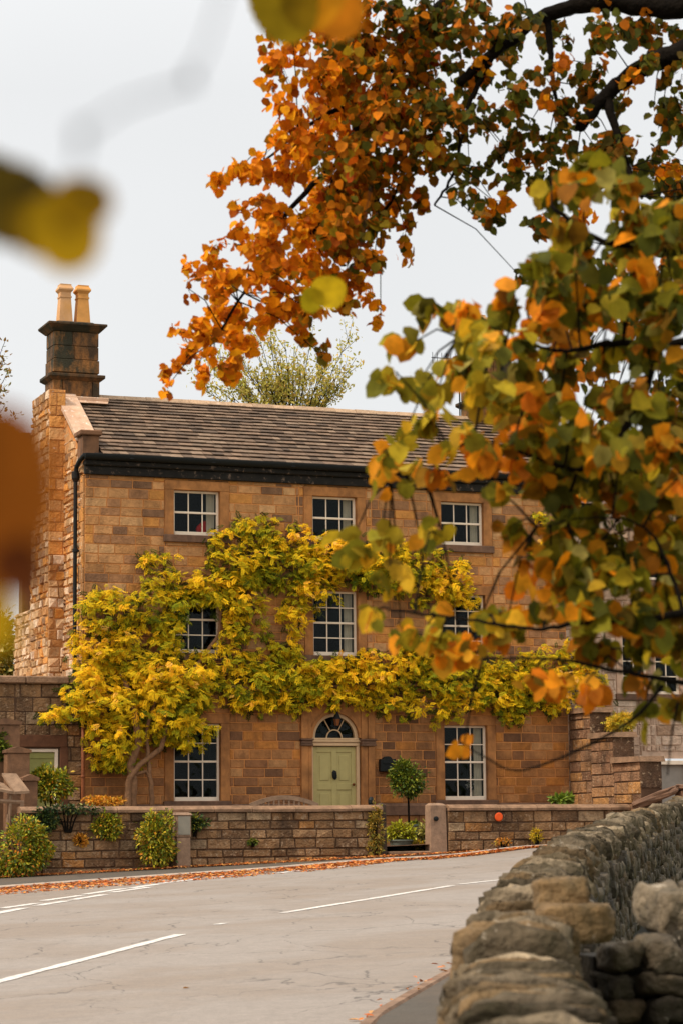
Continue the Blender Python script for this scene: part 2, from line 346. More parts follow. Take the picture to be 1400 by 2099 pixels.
def bush(name_leaf, parent, blobs, n, size, cols, wts, proto=None, m=None, up=.4, shell=.5):
    """blobs in parent-local coordinates: (x,y,z,rx,ry,rz)"""
    B = np.array(blobs, float); wv = B[:, 3] * B[:, 5] + B[:, 3] * B[:, 4]; i = RNG.choice(len(B), n, p=wv / wv.sum())
    d = rdir(n); r = (shell + (1 - shell) * RNG.random((n, 1)) ** .5) * (1 + .11 * RNG.standard_normal((n, 1))) * (1 + .22 * np.sin(d[:, :1] * 7 + B[i, :1] * 9) * np.sin(d[:, 2:3] * 6 + B[i, :1] * 5)) * np.where(RNG.random((n, 1)) < .06, 1.25, 1)
    P = B[i, :3] + d * r * B[i, 3:6]
    X = d + .6 * rdir(n); X[:, 2] -= .15; Nr = rdir(n) * .5 + d * .4; Nr[:, 2] += up
    return scatter(name_leaf, m or SHRUB, parent, proto or leaf_oval(), P, X, Nr, size * (.7 + .6 * RNG.random(n)), palette(n, cols, wts))

# ------------------------------------------------------------------ masonry (individual blocks with real joints)
def rect_minus(r, holes):
    xs = sorted({r[0], r[1], *[h[i] for h in holes for i in (0, 1) if r[0] < h[i] < r[1]]})
    zs = sorted({r[2], r[3], *[h[i] for h in holes for i in (2, 3) if r[2] < h[i] < r[3]]}); o = []
    for a, b in zip(xs, xs[1:]):
        run = None
        for c, d in zip(zs, zs[1:]):
            mx, mz = (a + b) / 2, (c + d) / 2
            if any(h[0] < mx < h[1] and h[2] < mz < h[3] for h in holes):
                if run: o.append((a, b, *run)); run = None
            else: run = (run[0], d) if run else (c, d)
        if run: o.append((a, b, *run))
    return o
def masonry(mb, r, holes, mp, course=(.17, .22), length=(.28, .55), gap=.009, dep=.014, cols=None, wts=None, jit=.002, keep=None, cj=.07, bev=.01, tone=None):
    z = r[2]
    while z < r[3] - .03:
        h = ru(*course); z1 = min(z + h, r[3]); 
        if r[3] - z1 < .07: z1 = r[3]
        x = r[0] - ru(0, length[0])
        while x < r[1]:
            x1 = x + ru(*length)
            a, b = max(x, r[0]), min(x1, r[1])
            if b - a > .03:
                for q in rect_minus((a, b, z, z1), holes):
                    if q[1] - q[0] < .03 or q[3] - q[2] < .03: continue
                    if keep and not keep(q): continue
                    c = np.array(cols[RNG.choice(len(cols), p=np.array(wts) / sum(wts))]) * (1 + cj * RNG.standard_normal())
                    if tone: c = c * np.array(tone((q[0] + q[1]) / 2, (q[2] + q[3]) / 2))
                    c = tuple(np.clip(c, .01, .9)); g = gap * .5; dd = dep * ru(.6, 1.4)
                    x0, xx, z0, zz = q[0] + g, q[1] - g, q[2] + g, q[3] - g
                    J = lambda: ru(-jit, jit)
                    o4 = [(x0 + J(), z0 + J()), (xx + J(), z0 + J()), (xx + J(), zz + J()), (x0 + J(), zz + J())]
                    i4 = [(o4[0][0] + bev, o4[0][1] + bev), (o4[1][0] - bev, o4[1][1] + bev), (o4[2][0] - bev, o4[2][1] - bev), (o4[3][0] + bev, o4[3][1] - bev)]
                    vs = [mp(p[0], p[1], -.004) for p in o4] + [mp(p[0], p[1], dd + J() * 2) for p in i4]
                    mb.add(vs, [(4, 5, 6, 7), (0, 1, 5, 4), (1, 2, 6, 5), (2, 3, 7, 6), (3, 0, 4, 7)], c)
            x = x1
        z = z1
def fmap(y0=0.): return lambda a, b, d: (a, y0 - d, b)            # faces the road
def lmap(x0=0.): return lambda a, b, d: (x0 - d, -a, b)           # faces -u; a = w
def rmap(x0=0.): return lambda a, b, d: (x0 + d, -a, b)           # faces +u (mirror order)
ASH = [S(186, 134, 84), S(176, 124, 74), S(196, 132, 64), S(156, 110, 72), S(128, 92, 64), S(194, 146, 96)]
ASW = [3, 3, 2, 2, 1.2, 1.5]
RUB = [S(200, 160, 118), S(184, 142, 98), S(206, 138, 66), S(172, 118, 66), S(216, 184, 152), S(150, 112, 80)]
RUW = [3, 3, 1.6, 2, 2, 1]
GW = [S(144, 108, 72), S(132, 98, 64), S(152, 116, 80), S(118, 88, 60), S(160, 110, 60), S(156, 128, 96)]
GWW = [3, 3, 2, 2, 1.2, 1.6]

# ================================================================== SETTING
def sheet(name, pts, m, dz, kind='structure', nsub=0):
    mb = MB(); mb.add([(x, y, gz(x, y) + dz) for x, y in pts], [tuple(range(len(pts)))])
    a = mb.f[0]; P = [Vector(mb.v[i]) for i in a]
    ar = sum(P[i].x * P[(i + 1) % len(P)].y - P[(i + 1) % len(P)].x * P[i].y for i in range(len(P)))
    if ar < 0: mb.f[0] = tuple(reversed(a))
    o = mb.build(name, m); tag(o, kind=kind); return o
# ground to the horizon, one sheet
gx = [-1500, -400, -120, -30, -15, 0, 15, 30, 120, 400, 1500]; gy = [-400, -60, -10, 0, 20, 40, 62, 120, 400, 1600]
mb = MB(); mb.add([(x, y, gz(x, max(y, -20)) - .14) for y in gy for x in gx], [(j * 11 + i, j * 11 + i + 1, (j + 1) * 11 + i + 1, (j + 1) * 11 + i) for j in range(9) for i in range(10)])
tag(mb.build('ground', GRASS), kind='structure')
# far kerb, traced on the road plane
kf = [gpt(*p) for p in [(0, 1824), (120, 1815), (250, 1806), (400, 1795), (500, 1789), (600, 1781), (700, 1772), (780, 1766), (850, 1764), (950, 1756), (1062, 1741)]]
dx, dy = kf[0][0] - kf[2][0], kf[0][1] - kf[2][1]; s_ = math.hypot(dx, dy)
kf = [(kf[0][0] + dx / s_ * 22, kf[0][1] + dy / s_ * 22), (kf[0][0] + dx / s_ * 6, kf[0][1] + dy / s_ * 6)] + kf
e = kf[-1]; kf += [(e[0] + 4, e[1] + 1.9), (e[0] + 9, e[1] + 3.6), (e[0] + 20, e[1] + 6)]
# drystone wall centre line (metres)
WP = [(.26, -4), (.27, 0), (.30, 2.5), (.36, 4.3), (.42, 5.5), (.53, 7.6), (.74, 9.8), (1.04, 12.5), (1.42, 15.4), (1.98, 19), (2.85, 24), (4.0, 30), (5.3, 36), (8.0, 44)]
kn1, kn2 = gpt(740, 2099), gpt(905, 2003)
kn = [(-.95, -5), (-.8, 2), (-.42, 9), kn1, kn2, (2.1, 24.5), (3.3, 30.5), (4.5, 36.5), (7.3, 45.2)]
road = [(x, y) for x, y in kf] + [(26, 52), (9.5, 46)] + list(reversed(kn)) + [(-24, -5), (-26, 20)]
sheet('road', road, ASPH, .0)
def strip(name, pts, wl, wr, z0, z1, m, c=.01, seg=.0, kind='structure', colf=None):
    """raised strip along a polyline; joints every seg metres"""
    mb = MB(); P = [np.array(p, float) for p in pts]; L = [0]
    for a, b in zip(P, P[1:]): L.append(L[-1] + np.linalg.norm(b - a))
    n = max(2, int(L[-1] / seg)) if seg else len(P) - 1
    def pos(t):
        i = min(max(np.searchsorted(L, t) - 1, 0), len(P) - 2); q = (t - L[i]) / (L[i + 1] - L[i]); return P[i] * (1 - q) + P[i + 1] * q
    ts = np.linspace(0, L[-1], n + 1) if seg else L
    for a, b in zip(ts, ts[1:]):
        pa, pb = pos(a), pos(b); t = pb - pa; t /= np.linalg.norm(t); nn = np.array([-t[1], t[0]]); g = .006
        pa = pa + t * g; pb = pb - t * g; v = []
        for (zz, ins) in ((z0, 0), (z1 - c, 0), (z1, c)):
            for (p, s) in ((pa, -wr + ins), (pb, -wr + ins), (pb, wl - ins), (pa, wl - ins)):
                q = p + nn * s; v.append((q[0], q[1], gz(q[0], q[1]) + zz))
        f = [(8, 9, 10, 11)]
        for k in (0, 4):
            for i in range(4): f.append((k + i, k + (i + 1) % 4, k + 4 + (i + 1) % 4, k + 4 + i))
        mb.add(v, f)
    o = mb.build(name, m); tag(o, kind=kind); return o
strip('far_kerb', kf, .14, 0, -.05, .055, KERB, .02, seg=.9)
strip('near_kerb', list(reversed(kn)), .11, 0, -.05, .045, mat('brown_kerb_stone', S(132, 104, 82), var=.4, scale=4, bump=.8, bscale=25, stain=S(96, 70, 52), stain_s=3, stain_a=.7), .02, seg=.9)
# pavements behind the kerbs
up_ = []
for i, p in enumerate(kf):
    q = kf[min(i + 1, len(kf) - 1)]; o_ = kf[max(i - 1, 0)]; t = np.array(q) - np.array(o_); t /= np.linalg.norm(t); up_.append((p[0] - t[1] * .14, p[1] + t[0] * .14))
wl_ = [loc(u, 2.95, 0)[:2] for u in (30, 11, 5, -1, -8, -20)]
mb = MB(); q0 = [(p, .045) for p in up_]; n = len(up_); PV = []
for k, p in enumerate(up_):
    d = (np.array([p[0], p[1], 0]) - O); u_ = float(d.dot(D)); e_ = loc(u_, 2.75, 0); PV += [(p[0], p[1], gz(p[0], p[1]) + .045), (e_[0], e_[1], gz(e_[0], e_[1]) - .05)]
mb.add(PV, [(2 * k, 2 * k + 2, 2 * k + 3, 2 * k + 1) for k in range(n - 1)]); tag(mb.build('far_pavement', PAVE), kind='structure')
wedge = [(x + .05, y) for x, y in WP]
sheet('near_pavement', [(x + .12, y) for x, y in kn] + list(reversed(wedge)), PAVE, .035)
# garden behind the front wall
sheet('garden', [loc(-22, 2.7, 0)[:2], loc(30, 2.7, 0)[:2], loc(30, -9, 0)[:2], loc(-22, -9, 0)[:2]], EARTH, .16)
# painted markings
def mark(pa, pb, wd, rag=.35):
    a, b = np.array(gpt(*pa)), np.array(gpt(*pb)); t = b - a; Ln = np.linalg.norm(t); t /= Ln; nn = np.array([-t[1], t[0]]); n = max(6, int(Ln / .25)); mb = MB(); v = []
    for i in range(n + 1):
        p = a + t * Ln * i / n
        for s in (-.5, .5):
            q = p + nn * (s * wd + ru(-.012, .012)); v.append((q[0], q[1], gz(q[0], q[1]) + .005))
    mb.add(v, [(2 * i, 2 * i + 2, 2 * i + 3, 2 * i + 1) for i in range(n)])
    for k, f in enumerate(mb.f):
        p = [Vector(mb.v[i]) for i in f]
        if (p[1] - p[0]).cross(p[2] - p[1]).z < 0: mb.f[k] = tuple(reversed(f))
    tag(mb.build('road_marking', PAINT), kind='structure')
mark((-150, 2052), (370, 1917), .13); mark((580, 1873), (925, 1817), .13); mark((941, 1814), (1100, 1797), .13)
for a, b in [((-40, 1880), (48, 1863)), ((6, 1863), (76, 1853)), ((76, 1858), (138, 1848)), ((88, 1848), (166, 1837)), ((148, 1846), (216, 1835)),
             ((172, 1835), (254, 1823)), ((228, 1831), (306, 1820)), ((268, 1822), (330, 1813)), ((330, 1812), (410, 1803)), ((420, 1802), (470, 1797)), ((572, 1791), (612, 1786)), ((682, 1780), (732, 1774))]:
    mark(a, b, .17)
mark((444, 1897), (462, 1894), .09)

# ================================================================== HOUSE
H = thing('stone_house', 'three storey honey sandstone house with brown stone slate roof behind the roadside garden wall', 'house', (O[0], O[1], 0), YAW)
GZ = 1.05                                                          # masonry starts below the garden ground
XC = [2.455, 5.58, 8.60]
WIN = []                                                          # (u0,u1,z0,z1,rows,kind)
for x in XC: WIN.append((x - .515, x + .515, 7.92, 8.88, 2))
for x in XC: WIN.append((x - .515, x + .515, 5.42, 6.82, 4))
for x in (XC[0], XC[2]): WIN.append((x - .515, x + .515, 2.32, 3.94, 4))
HR = 11.1; EV = 9.12
holes = [(a, b, c, d) for a, b, c, d, r in WIN]; dh = (5.02, 6.14, 1.0, 4.17); holes.append(dh)
mb = MB()
for a, b, c, d in rect_minus((0, HR, GZ, 9.45), holes): mb.quad((a, 0, c), (b, 0, c), (b, 0, d), (a, 0, d))
# side and rear walls of the shell
mb.quad((0, 0, GZ), (0, 0, 9.45), (0, 4.75, 9.45), (0, 4.75, GZ)); mb.add([(0, 0, 9.45), (0, 2.5, 11.15), (0, 4.75, 9.7), (0, 4.75, 9.4)], [(0, 1, 2, 3)])
mb.quad((HR, 0, GZ), (HR, 4.75, GZ), (HR, 4.75, 9.45), (HR, 0, 9.45)); mb.add([(HR, 0, 9.45), (HR, 4.75, 9.4), (HR, 2.5, 11.15)], [(0, 1, 2)])
mb.quad((0, 4.75, GZ), (0, 4.75, 9.45), (HR, 4.75, 9.45), (HR, 4.75, GZ))
wall = mb.build('wall', MORTAR, H)
sur = [(a - .2, b + .2, c - .17, d + .2) for a, b, c, d, r in WIN] + [(4.76, 6.44, 1.0, 4.42)]
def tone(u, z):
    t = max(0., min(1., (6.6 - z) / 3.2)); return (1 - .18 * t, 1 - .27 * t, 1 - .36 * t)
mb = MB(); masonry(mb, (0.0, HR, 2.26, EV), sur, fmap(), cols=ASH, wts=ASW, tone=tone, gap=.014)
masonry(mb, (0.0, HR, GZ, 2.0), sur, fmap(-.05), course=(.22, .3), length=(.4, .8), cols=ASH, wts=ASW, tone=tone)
mb.build('ashlar_front', STONE, H)
mb = MB(); rects = rect_minus((-.02, HR, 2.0, 2.2), [(4.76, 6.44, 1, 3)])
for a, b, c, d in rects: mb.hexa([(a, 0, c), (b, 0, c), (b, -.1, c), (a, -.1, c)], [(a, 0, d + .06), (b, 0, d + .06), (b, -.08, d), (a, -.08, d)])
for a, b, c, d in rect_minus((0, HR, GZ, 2.0), [(4.76, 6.44, 1, 3)]): mb.box(a, b, -.05, .0, c, d - .003)
mb.build('plinth', SILLST, H)
# gable rubble (faces left)
def gkeep(q): zt = q[3]; a = -(q[0] + q[1]) / 2; return zt < 9.45 + (min(a, 5 - a)) * .66 - .02
mb = MB(); masonry(mb, (-4.75, 0, GZ, 11.2), [], lambda a, b, d: (-d, -a, b), course=(.09, .2), length=(.1, .42), gap=.022, dep=.035, jit=.012, cols=RUB, wts=RUW, keep=gkeep, bev=.016)
mb.build('gable_rubble', RUBBLE, H)
# quoins up the front-left corner, toothed into the rubble
mb = MB(); z = 1.1; k = 0
while z < 9.1:
    h = ru(.24, .36); L = (.16, .34)[k % 2] * ru(.8, 1.2)
    mb.box(-.045, .0, .0, L, z + .006, min(z + h, 9.12) - .006, .01, tuple(np.array(ASH[k % 3]) * ru(.9, 1.2))); z += h; k += 1
mb.build('quoins', STONE, H)
# chimney breast on the gable
cb = MB(); cb.box(-.36, 0, 1.62, 3.05, GZ, 11.2, 0)
for (z0, z1, e) in ((GZ, 5.2, .5), ): cb.box(-.36, -.0, 3.05, 3.05 + e, z0, z1, 0)
mb_o = cb.build('chimney_breast', RMORT, H)
mb = MB(); masonry(mb, (-3.05, -1.62, GZ, 11.2), [], lambda a, b, d: (-.36 - d, -a, b), course=(.1, .22), length=(.12, .45), gap=.02, dep=.03, jit=.012, cols=RUB, wts=RUW, bev=.015)
masonry(mb, (-.36, 0, 7.6, 11.2), [], fmap(1.62), course=(.2, .3), length=(.3, .5), gap=.01, dep=.02, jit=.004, cols=[S(214, 146, 76), S(196, 132, 70), S(222, 168, 110)], wts=[2, 2, 1])
masonry(mb, (-.36, 0, GZ, 7.6), [], fmap(1.62), course=(.12, .24), length=(.2, .4), gap=.014, dep=.035, jit=.012, cols=RUB, wts=RUW, bev=.018)
b_ = mb.build('breast_stone', RUBBLE, mb_o)
# rear outshut seen past the breast
mb = MB(); mb.box(-.25, 3, 4.76, 5.02, GZ, 6.6); eo = mb.build('rear_extension', RMORT, H)
mb = MB(); masonry(mb, (-5.02, -3.55, GZ, 6.6), [], lambda a, b, d: (-.25 - d, -a, b), course=(.08, .2), length=(.08, .35), gap=.022, dep=.03, jit=.012, cols=RUB[:2] + RUB[4:], wts=[3, 2, 3, 1], bev=.015)
mb.box(-.25, 0, 3.5, 4.75, GZ, 6.6, 0, RUB[1])
mb.build('extension_rubble', RUBBLE, eo)
# gable parapet: coping slabs, kneelers
ps = [(.33, 9.98), (1.2, 10.58), (2.15, 11.22)]
for (ya, za), (yb, zb) in zip(ps, ps[1:]):
    mb = MB(); mb.hexa([(-.1, ya, za - .1), (.36, ya, za - .1), (.36, yb, zb - .1), (-.1, yb, zb - .1)], [(-.1, ya, za), (.36, ya, za), (.36, yb - .008, zb), (-.1, yb - .008, zb)]); mb.build('gable_coping', GABCOPE, H)
mb = MB(); mb.add([(-.02, .3, 9.3), (-.02, 2.3, 11.2), (-.02, 2.3, 10.6), (-.02, 1.0, 9.3), (.3, .3, 9.3), (.3, 2.3, 11.2), (.3, 2.3, 10.6), (.3, 1.0, 9.3)], [(0, 3, 2, 1), (4, 5, 6, 7), (0, 1, 5, 4)])
mb.build('parapet', RMORT, H)
mb = MB(); mb.box(-.06, .3, -.02, .38, 9.45, 9.95, .012); mb.box(-.12, .36, -.08, .46, 9.95, 10.06, .02); mb.build('kneeler', mat('kneeler_stone', S(118, 82, 56), var=.3, scale=4, bump=.5, stain=S(48, 36, 28), stain_s=3, stain_a=.8), H)
mb = MB(); mb.box(-.3, .3, 4.5, 4.95, 9.35, 10.3, .02); mb.hexa([(-.34, 4.35, 10.3), (.34, 4.35, 10.3), (.34, 5.05, 10.3), (-.34, 5.05, 10.3)], [(-.34, 4.3, 10.68), (.34, 4.3, 10.68), (.34, 5.05, 10.42), (-.34, 5.05, 10.42)])
mb.box(-.22, 0.1, 4.55, 4.85, GZ, 9.35, .01); mb.build('kneeler', mat('rear_kneeler_stone', S(110, 80, 58), var=.3, scale=4, bump=.5), H)
# cornice and gutter
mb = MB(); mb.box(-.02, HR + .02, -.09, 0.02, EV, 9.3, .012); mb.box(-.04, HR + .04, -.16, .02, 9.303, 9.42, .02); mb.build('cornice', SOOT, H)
mb = MB(); n_ = 10; pts = []
for i in range(n_ + 1):
    th = math.pi + math.pi * i / n_; pts.append((-.21 + .085 * math.cos(th), 9.53 + .12 * math.sin(th)))
pts += [(-.13, 9.535), (-.2, 9.52), (-.29, 9.535)]
V = [(x, p[0], p[1]) for x in (-.06, HR + .1) for p in pts]; m_ = len(pts)
mb.add(V, [(i, (i + 1) % m_, m_ + (i + 1) % m_, m_ + i) for i in range(m_)] + [tuple(range(m_)), tuple(reversed(range(m_, 2 * m_)))])
for x in np.arange(.9, HR, 1.8): mb.box(x, x + .09, -.285, -.12, 9.44, 9.545, .008)
mb.build('gutter', BLACKM, H)
# downpipe on the gable near the front corner
mb = MB(); mb.tube([(-.06, -.2, 9.5), (-.10, .0, 9.42), (-.12, .22, 9.3), (-.12, .3, 9.12)], .05, 10); mb.tube([(-.12, .3, 9.2), (-.12, .3, 1.2)], .042, 10)
mb.lathe([(.05, 0), (.085, .07), (.09, .2), (.06, .22)], (-.12, .3, 9.0), 12)
for z in (7.5, 5.65, 3.8): mb.lathe([(.044, 0), (.06, .01), (.06, .08), (.044, .09)], (-.12, .3, z), 12); mb.box(-.12, .0, .23, .37, z + .02, z + .06, .005)
mb.build('downpipe', BLACKM, H)
# roof of individual slates
def slates(name, u0, u1, e, r, n, parent, cols=None, wts=None, m=SLATE):
    e = np.array(e); r = np.array(r); sl_ = r - e; L = np.linalg.norm(sl_); t = sl_ / L; nn = np.array([-t[1], t[0]]); mb = MB()
    cols = cols or [S(112, 90, 71), S(102, 81, 64), S(120, 96, 76), S(92, 74, 59), S(124, 102, 82)]; row = 0; q = 0.
    hs = np.linspace(1.15, .85, n); hs = hs / hs.sum() * L
    for i in range(n):
        h = hs[i]; x = u0 - ru(0, .2)
        while x < u1:
            wd = ru(.16, .34); a, b = max(x, u0), min(x + wd, u1)
            if b - a > .03:
                c = np.array(cols[RNG.integers(len(cols))]) * ru(.78, 1.2); lo = e + t * (q - .035 + ru(-.007, .007)) + nn * (.060 + ru(-.005, .008)); hi = e + t * (q + h + .03) + nn * .014; th = nn * .018
                g = .004; v = []
                for p in (lo - th, hi - th, hi, lo):
                    v.append((a + g, p[0], p[1]))
                v2 = [(b - g, p[1], p[2]) for p in v]
                
                mb.convex(v + v2, [(0, 1, 2, 3), (4, 5, 6, 7), (0, 1, 5, 4), (1, 2, 6, 5), (2, 3, 7, 6), (3, 0, 4, 7)], tuple(np.clip(c, .01, .9)))
            x += wd
        q += h
    return mb.build(name, m, parent)
RF = slates('roof', .33, HR + .12, (-.2, 9.52), (2.5, 11.24), 17, H)
mb = MB(); mb.quad((.2, -.16, 9.5), (HR + .1, -.16, 9.5), (HR + .1, 2.5, 11.2), (.2, 2.5, 11.2)); mb.quad((.2, 2.5, 11.2), (HR + .1, 2.5, 11.2), (HR + .1, 4.95, 9.6), (.2, 4.95, 9.6)); mb.build('roof_boarding', mat('roof_under', S(50, 40, 34), bump=0), RF)
mb = MB(); x = .55
while x < HR + .1:
    x1 = min(x + .5, HR + .14); v = [(.13, -.10), (0, .045), (-.13, -.10)]
    zz = 11.27 + ru(-.008, .008); V = [(xx, 2.5 + a, zz + b) for xx in (x + .004, x1 - .004) for a, b in ((-.17, -.11), (-.15, -.06), (-.03, .035), (.03, .035), (.15, -.06), (.17, -.11))]
    mb.add(V, [(i, i + 1, i + 7, i + 6)[::-1] for i in range(5)] + [(0, 5, 4, 3, 2, 1)[::-1], (6, 7, 8, 9, 10, 11)[::-1]], tuple(np.array(S(168, 138, 108)) * ru(.85, 1.1))); x = x1
mb.build('ridge', RUBBLE, RF)
# chimneys
def chimney(u0, z0, parent, full=True, ztop=12.62):
    c = MB(); y0, y1 = 2.17, 2.83; u1 = u0 + 1.02
    cols = [S(52, 48, 34), S(64, 52, 36), S(80, 58, 38)]
    c.box(u0 + .02, u1 - .02, y0 + .02, y1 - .02, z0, ztop, 0, cols[1])
    for (za, zb, ex) in ((11.15, 11.58, .02), (11.7, 12.0, .015), (12.0, 12.3, 0.), (12.3, 12.62, 0)):
        if zb > ztop: continue
        k = random.choice((1, 2)) if za < 12 else 2
        xs = [u0 - ex, u0 + ru(.35, .6), u1 + ex] if k == 2 else [u0 - ex, u1 + ex]
        if za < 11.3: xs = [u0 - ex, u0 + .2, u1 + ex - .17, u1 + ex]
        for a, b in zip(xs, xs[1:]): c.box(a + .006, b - .006, y0 - ex, y0 + .1, za + .006, zb - .006, .01, random.choice(cols))
        c.box(u0 - ex, u0 + .1, y0 - ex + .1, (y0 + y1) / 2, za + .006, zb - .006, .01, random.choice(cols)); c.box(u0 - ex, u0 + .1, (y0 + y1) / 2 + .006, y1 + ex, za + .006, zb - .006, .01, random.choice(cols))
    o = c.build('chimney', CHIM, parent)
    b = MB(); b.box(u0 - .12, u1 + .12, y0 - .12, y1 + .12, 11.59, 11.66, .01); b.hexa([(u0 - .03, y0 - .03, 11.52), (u1 + .03, y0 - .03, 11.52), (u1 + .03, y1 + .03, 11.52), (u0 - .03, y1 + .03, 11.52)], [(u0 - .12, y0 - .12, 11.588), (u1 + .12, y0 - .12, 11.588), (u1 + .12, y1 + .12, 11.588), (u0 - .12, y1 + .12, 11.588)]); b.build('chimney_band', CHIMDK, o)
    b = MB(); b.hexa([(u0 - .02, y0 - .02, 12.62), (u1 + .02, y0 - .02, 12.62), (u1 + .02, y1 + .02, 12.62), (u0 - .02, y1 + .02, 12.62)], [(u0 - .14, y0 - .14, 12.74), (u1 + .14, y0 - .14, 12.74), (u1 + .14, y1 + .14, 12.74), (u0 - .14, y1 + .14, 12.74)])
    b.box(u0 - .155, u1 + .155, y0 - .155, y1 + .155, 12.743, 12.80, .01); b.hexa([(u0, y0, 12.80), (u1, y0, 12.80), (u1, y1, 12.80), (u0, y1, 12.80)], [(u0 + .12, y0 + .1, 12.87), (u1 - .12, y0 + .1, 12.87), (u1 - .12, y1 - .1, 12.87), (u0 + .12, y1 - .1, 12.87)]); b.build('chimney_cap', CHIMDK, o)
    for i, cx in enumerate((u0 + .32, u0 + .72)):
        p = MB(); q = math.sqrt(2); rr = math.pi / 4
        p.lathe([(.155 * q, 12.84), (.118 * q, 13.42), (.132 * q, 13.425), (.132 * q, 13.46), (.118 * q, 13.465), (.118 * q, 13.54), (.165 * q, 13.6), (.165 * q, 13.63), (.125 * q, 13.7), (.125 * q, 13.73)], (cx, 2.5, 0), 4, None, 1, 1, rr)
        p.build('chimney_pot', (POTY, POTO)[i], o)
    return o
chimney(-.13, 10.6, H)
mb = MB(); mb.box(-.16, 1.08, 2.0, 2.2, 11.06, 11.15, .015); mb.hexa([(-.12, 1.9, 11.0), (1.02, 1.9, 11.0), (1.02, 2.2, 11.0), (-.12, 2.2, 11.0)], [(-.14, 1.95, 11.057), (1.05, 1.95, 11.057), (1.05, 2.2, 11.057), (-.14, 2.2, 11.057)]); mb.build('chimney_flashing_slab', GABCOPE, H)
chimney(9.9, 10.6, H)
# windows
def window(a, b, c, d, rows, i):
    W = bpy.data.objects.new('window', None); COL.objects.link(W); W.parent = H
    s = MB(); t = .2
    s.box(a - t, a, -.03, .16, c, d, .006); s.box(b, b + t, -.03, .16, c, d, .006); s.box(a - t, b + t, -.032, .16, d + .002, d + t, .006)
    s.build('surround', TRIM, W)
    s = MB(); s.box(a - t - .03, b + t + .03, -.075, .16, c - .16, c - .003, .012); s.build('sill', SILLST, W)
    s = MB(); fw = .05; y0, y1 = .09, .15
    s.box(a, a + fw, y0, y1, c, d, .004); s.box(b - fw, b, y0, y1, c, d, .004); s.box(a + fw, b - fw, y0, y1, d - .045, d, .004); s.box(a + fw, b - fw, y0 - .01, y1, c, c + .085, .004)
    zm = (c + d) / 2 + .015; s.box(a + fw, b - fw, y0 + .005, y1 - .005, zm - .022, zm + .022, .004)
    xs = np.linspace(a + fw, b - fw, 4); half = rows // 2
    for lo, hi in ((c + .085, zm - .022), (zm + .022, d - .045)):
        zs = np.linspace(lo, hi, half + 1)
        for x in xs[1:-1]: s.box(x - .011, x + .011, y0 + .015, y1 - .02, lo, hi)
        for z in zs[1:-1]: s.box(a + fw, b - fw, y0 + .016, y1 - .021, z - .011, z + .011)
    fr = s.build('frame', WHITE, W)
    s = MB(); s.quad((a + .02, .125, c + .02), (b - .02, .125, c + .02), (b - .02, .125, d - .02), (a + .02, .125, d - .02)); s.build('glass', GLASS, W)
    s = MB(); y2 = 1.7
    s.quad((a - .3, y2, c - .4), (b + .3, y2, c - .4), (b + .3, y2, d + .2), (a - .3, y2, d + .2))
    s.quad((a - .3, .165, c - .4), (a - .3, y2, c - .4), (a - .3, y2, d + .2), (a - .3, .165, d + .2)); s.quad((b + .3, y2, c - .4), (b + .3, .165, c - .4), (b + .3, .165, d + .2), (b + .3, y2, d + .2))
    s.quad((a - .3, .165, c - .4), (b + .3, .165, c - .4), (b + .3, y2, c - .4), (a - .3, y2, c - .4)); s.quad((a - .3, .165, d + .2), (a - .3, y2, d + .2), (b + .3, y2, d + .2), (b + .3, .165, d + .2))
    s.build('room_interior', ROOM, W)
    if i in (0, 1, 2, 4, 7):
        s = MB(); n = 14; x0, x1 = b - .24, b - .05; v = []
        for k in range(n + 1):
            x = x0 + (x1 - x0) * k / n; y = .21 + .022 * math.sin(k * 1.9); v += [(x, y, c + .02), (x + .01 * math.sin(k), y, d)]
        s.add(v, [(2 * k, 2 * k + 2, 2 * k + 3, 2 * k + 1) for k in range(n)]); s.build('curtain', CURT, W, True)
    return W
for i, ww in enumerate(WIN): window(*ww, i)
# door, transom, fanlight, pilasters
DR = bpy.data.objects.new('doorway', None); COL.objects.link(DR); DR.parent = H
cx, zs_, ra = 5.565, 3.66, .53
mb = MB(); d0, d1, db = 5.07, 6.05, 1.42
mb.box(d0, d1, .12, .16, db, 3.47)
fx = [(d0, d0 + .1), (5.50, 5.62), (d1 - .1, d1)]; fz = [(db, db + .2), (2.55, 2.68), (3.35, 3.47)]
for x0, x1 in fx: mb.box(x0, x1, .1, .12, db, 3.47, .004)
for z0, z1 in fz:
    for (x0, x1) in ((d0 + .1, 5.50), (5.62, d1 - .1)): mb.box(x0, x1, .1, .12, z0, z1, .004)
for x0, x1 in ((d0 + .1, 5.5), (5.62, d1 - .1)):
    for z0, z1 in ((db + .2, 2.55), (2.68, 3.35)): mb.box(x0 + .06, x1 - .06, .106, .12, z0 + .07, z1 - .07, .01)
dr = mb.build('door', DOORP, DR)
mb = MB(); mb.rock((5.56, .085, 2.87), [(.055, 0, 0), (0, .03, 0), (0, 0, .10)], 2.2, 4, .05); mb.tube([(5.56 + .045 * math.cos(t), .06, 2.84 + .07 * math.sin(t)) for t in np.linspace(0, 6.28, 14)], .009, 6); mb.build('knocker', BLACKM, dr, True)
mb = MB(); mb.lathe([(.012, 0), (.014, .03), (.03, .045), (.03, .07), (.012, .08)], (0, 0, 0), 12); v = [(5.98 + p[0], .1 - p[2], 2.66 + p[1]) for p in mb.v]; mb.v = v; mb.build('handle', mat('brass_knob', S(110, 60, 30), rough=.3, metal=.8, var=.1, bump=0), dr, True)
mb = MB(); mb.box(5.40, 5.72, .088, .1, 2.13, 2.17, .003); mb.build('letterbox', BLACKM, dr)
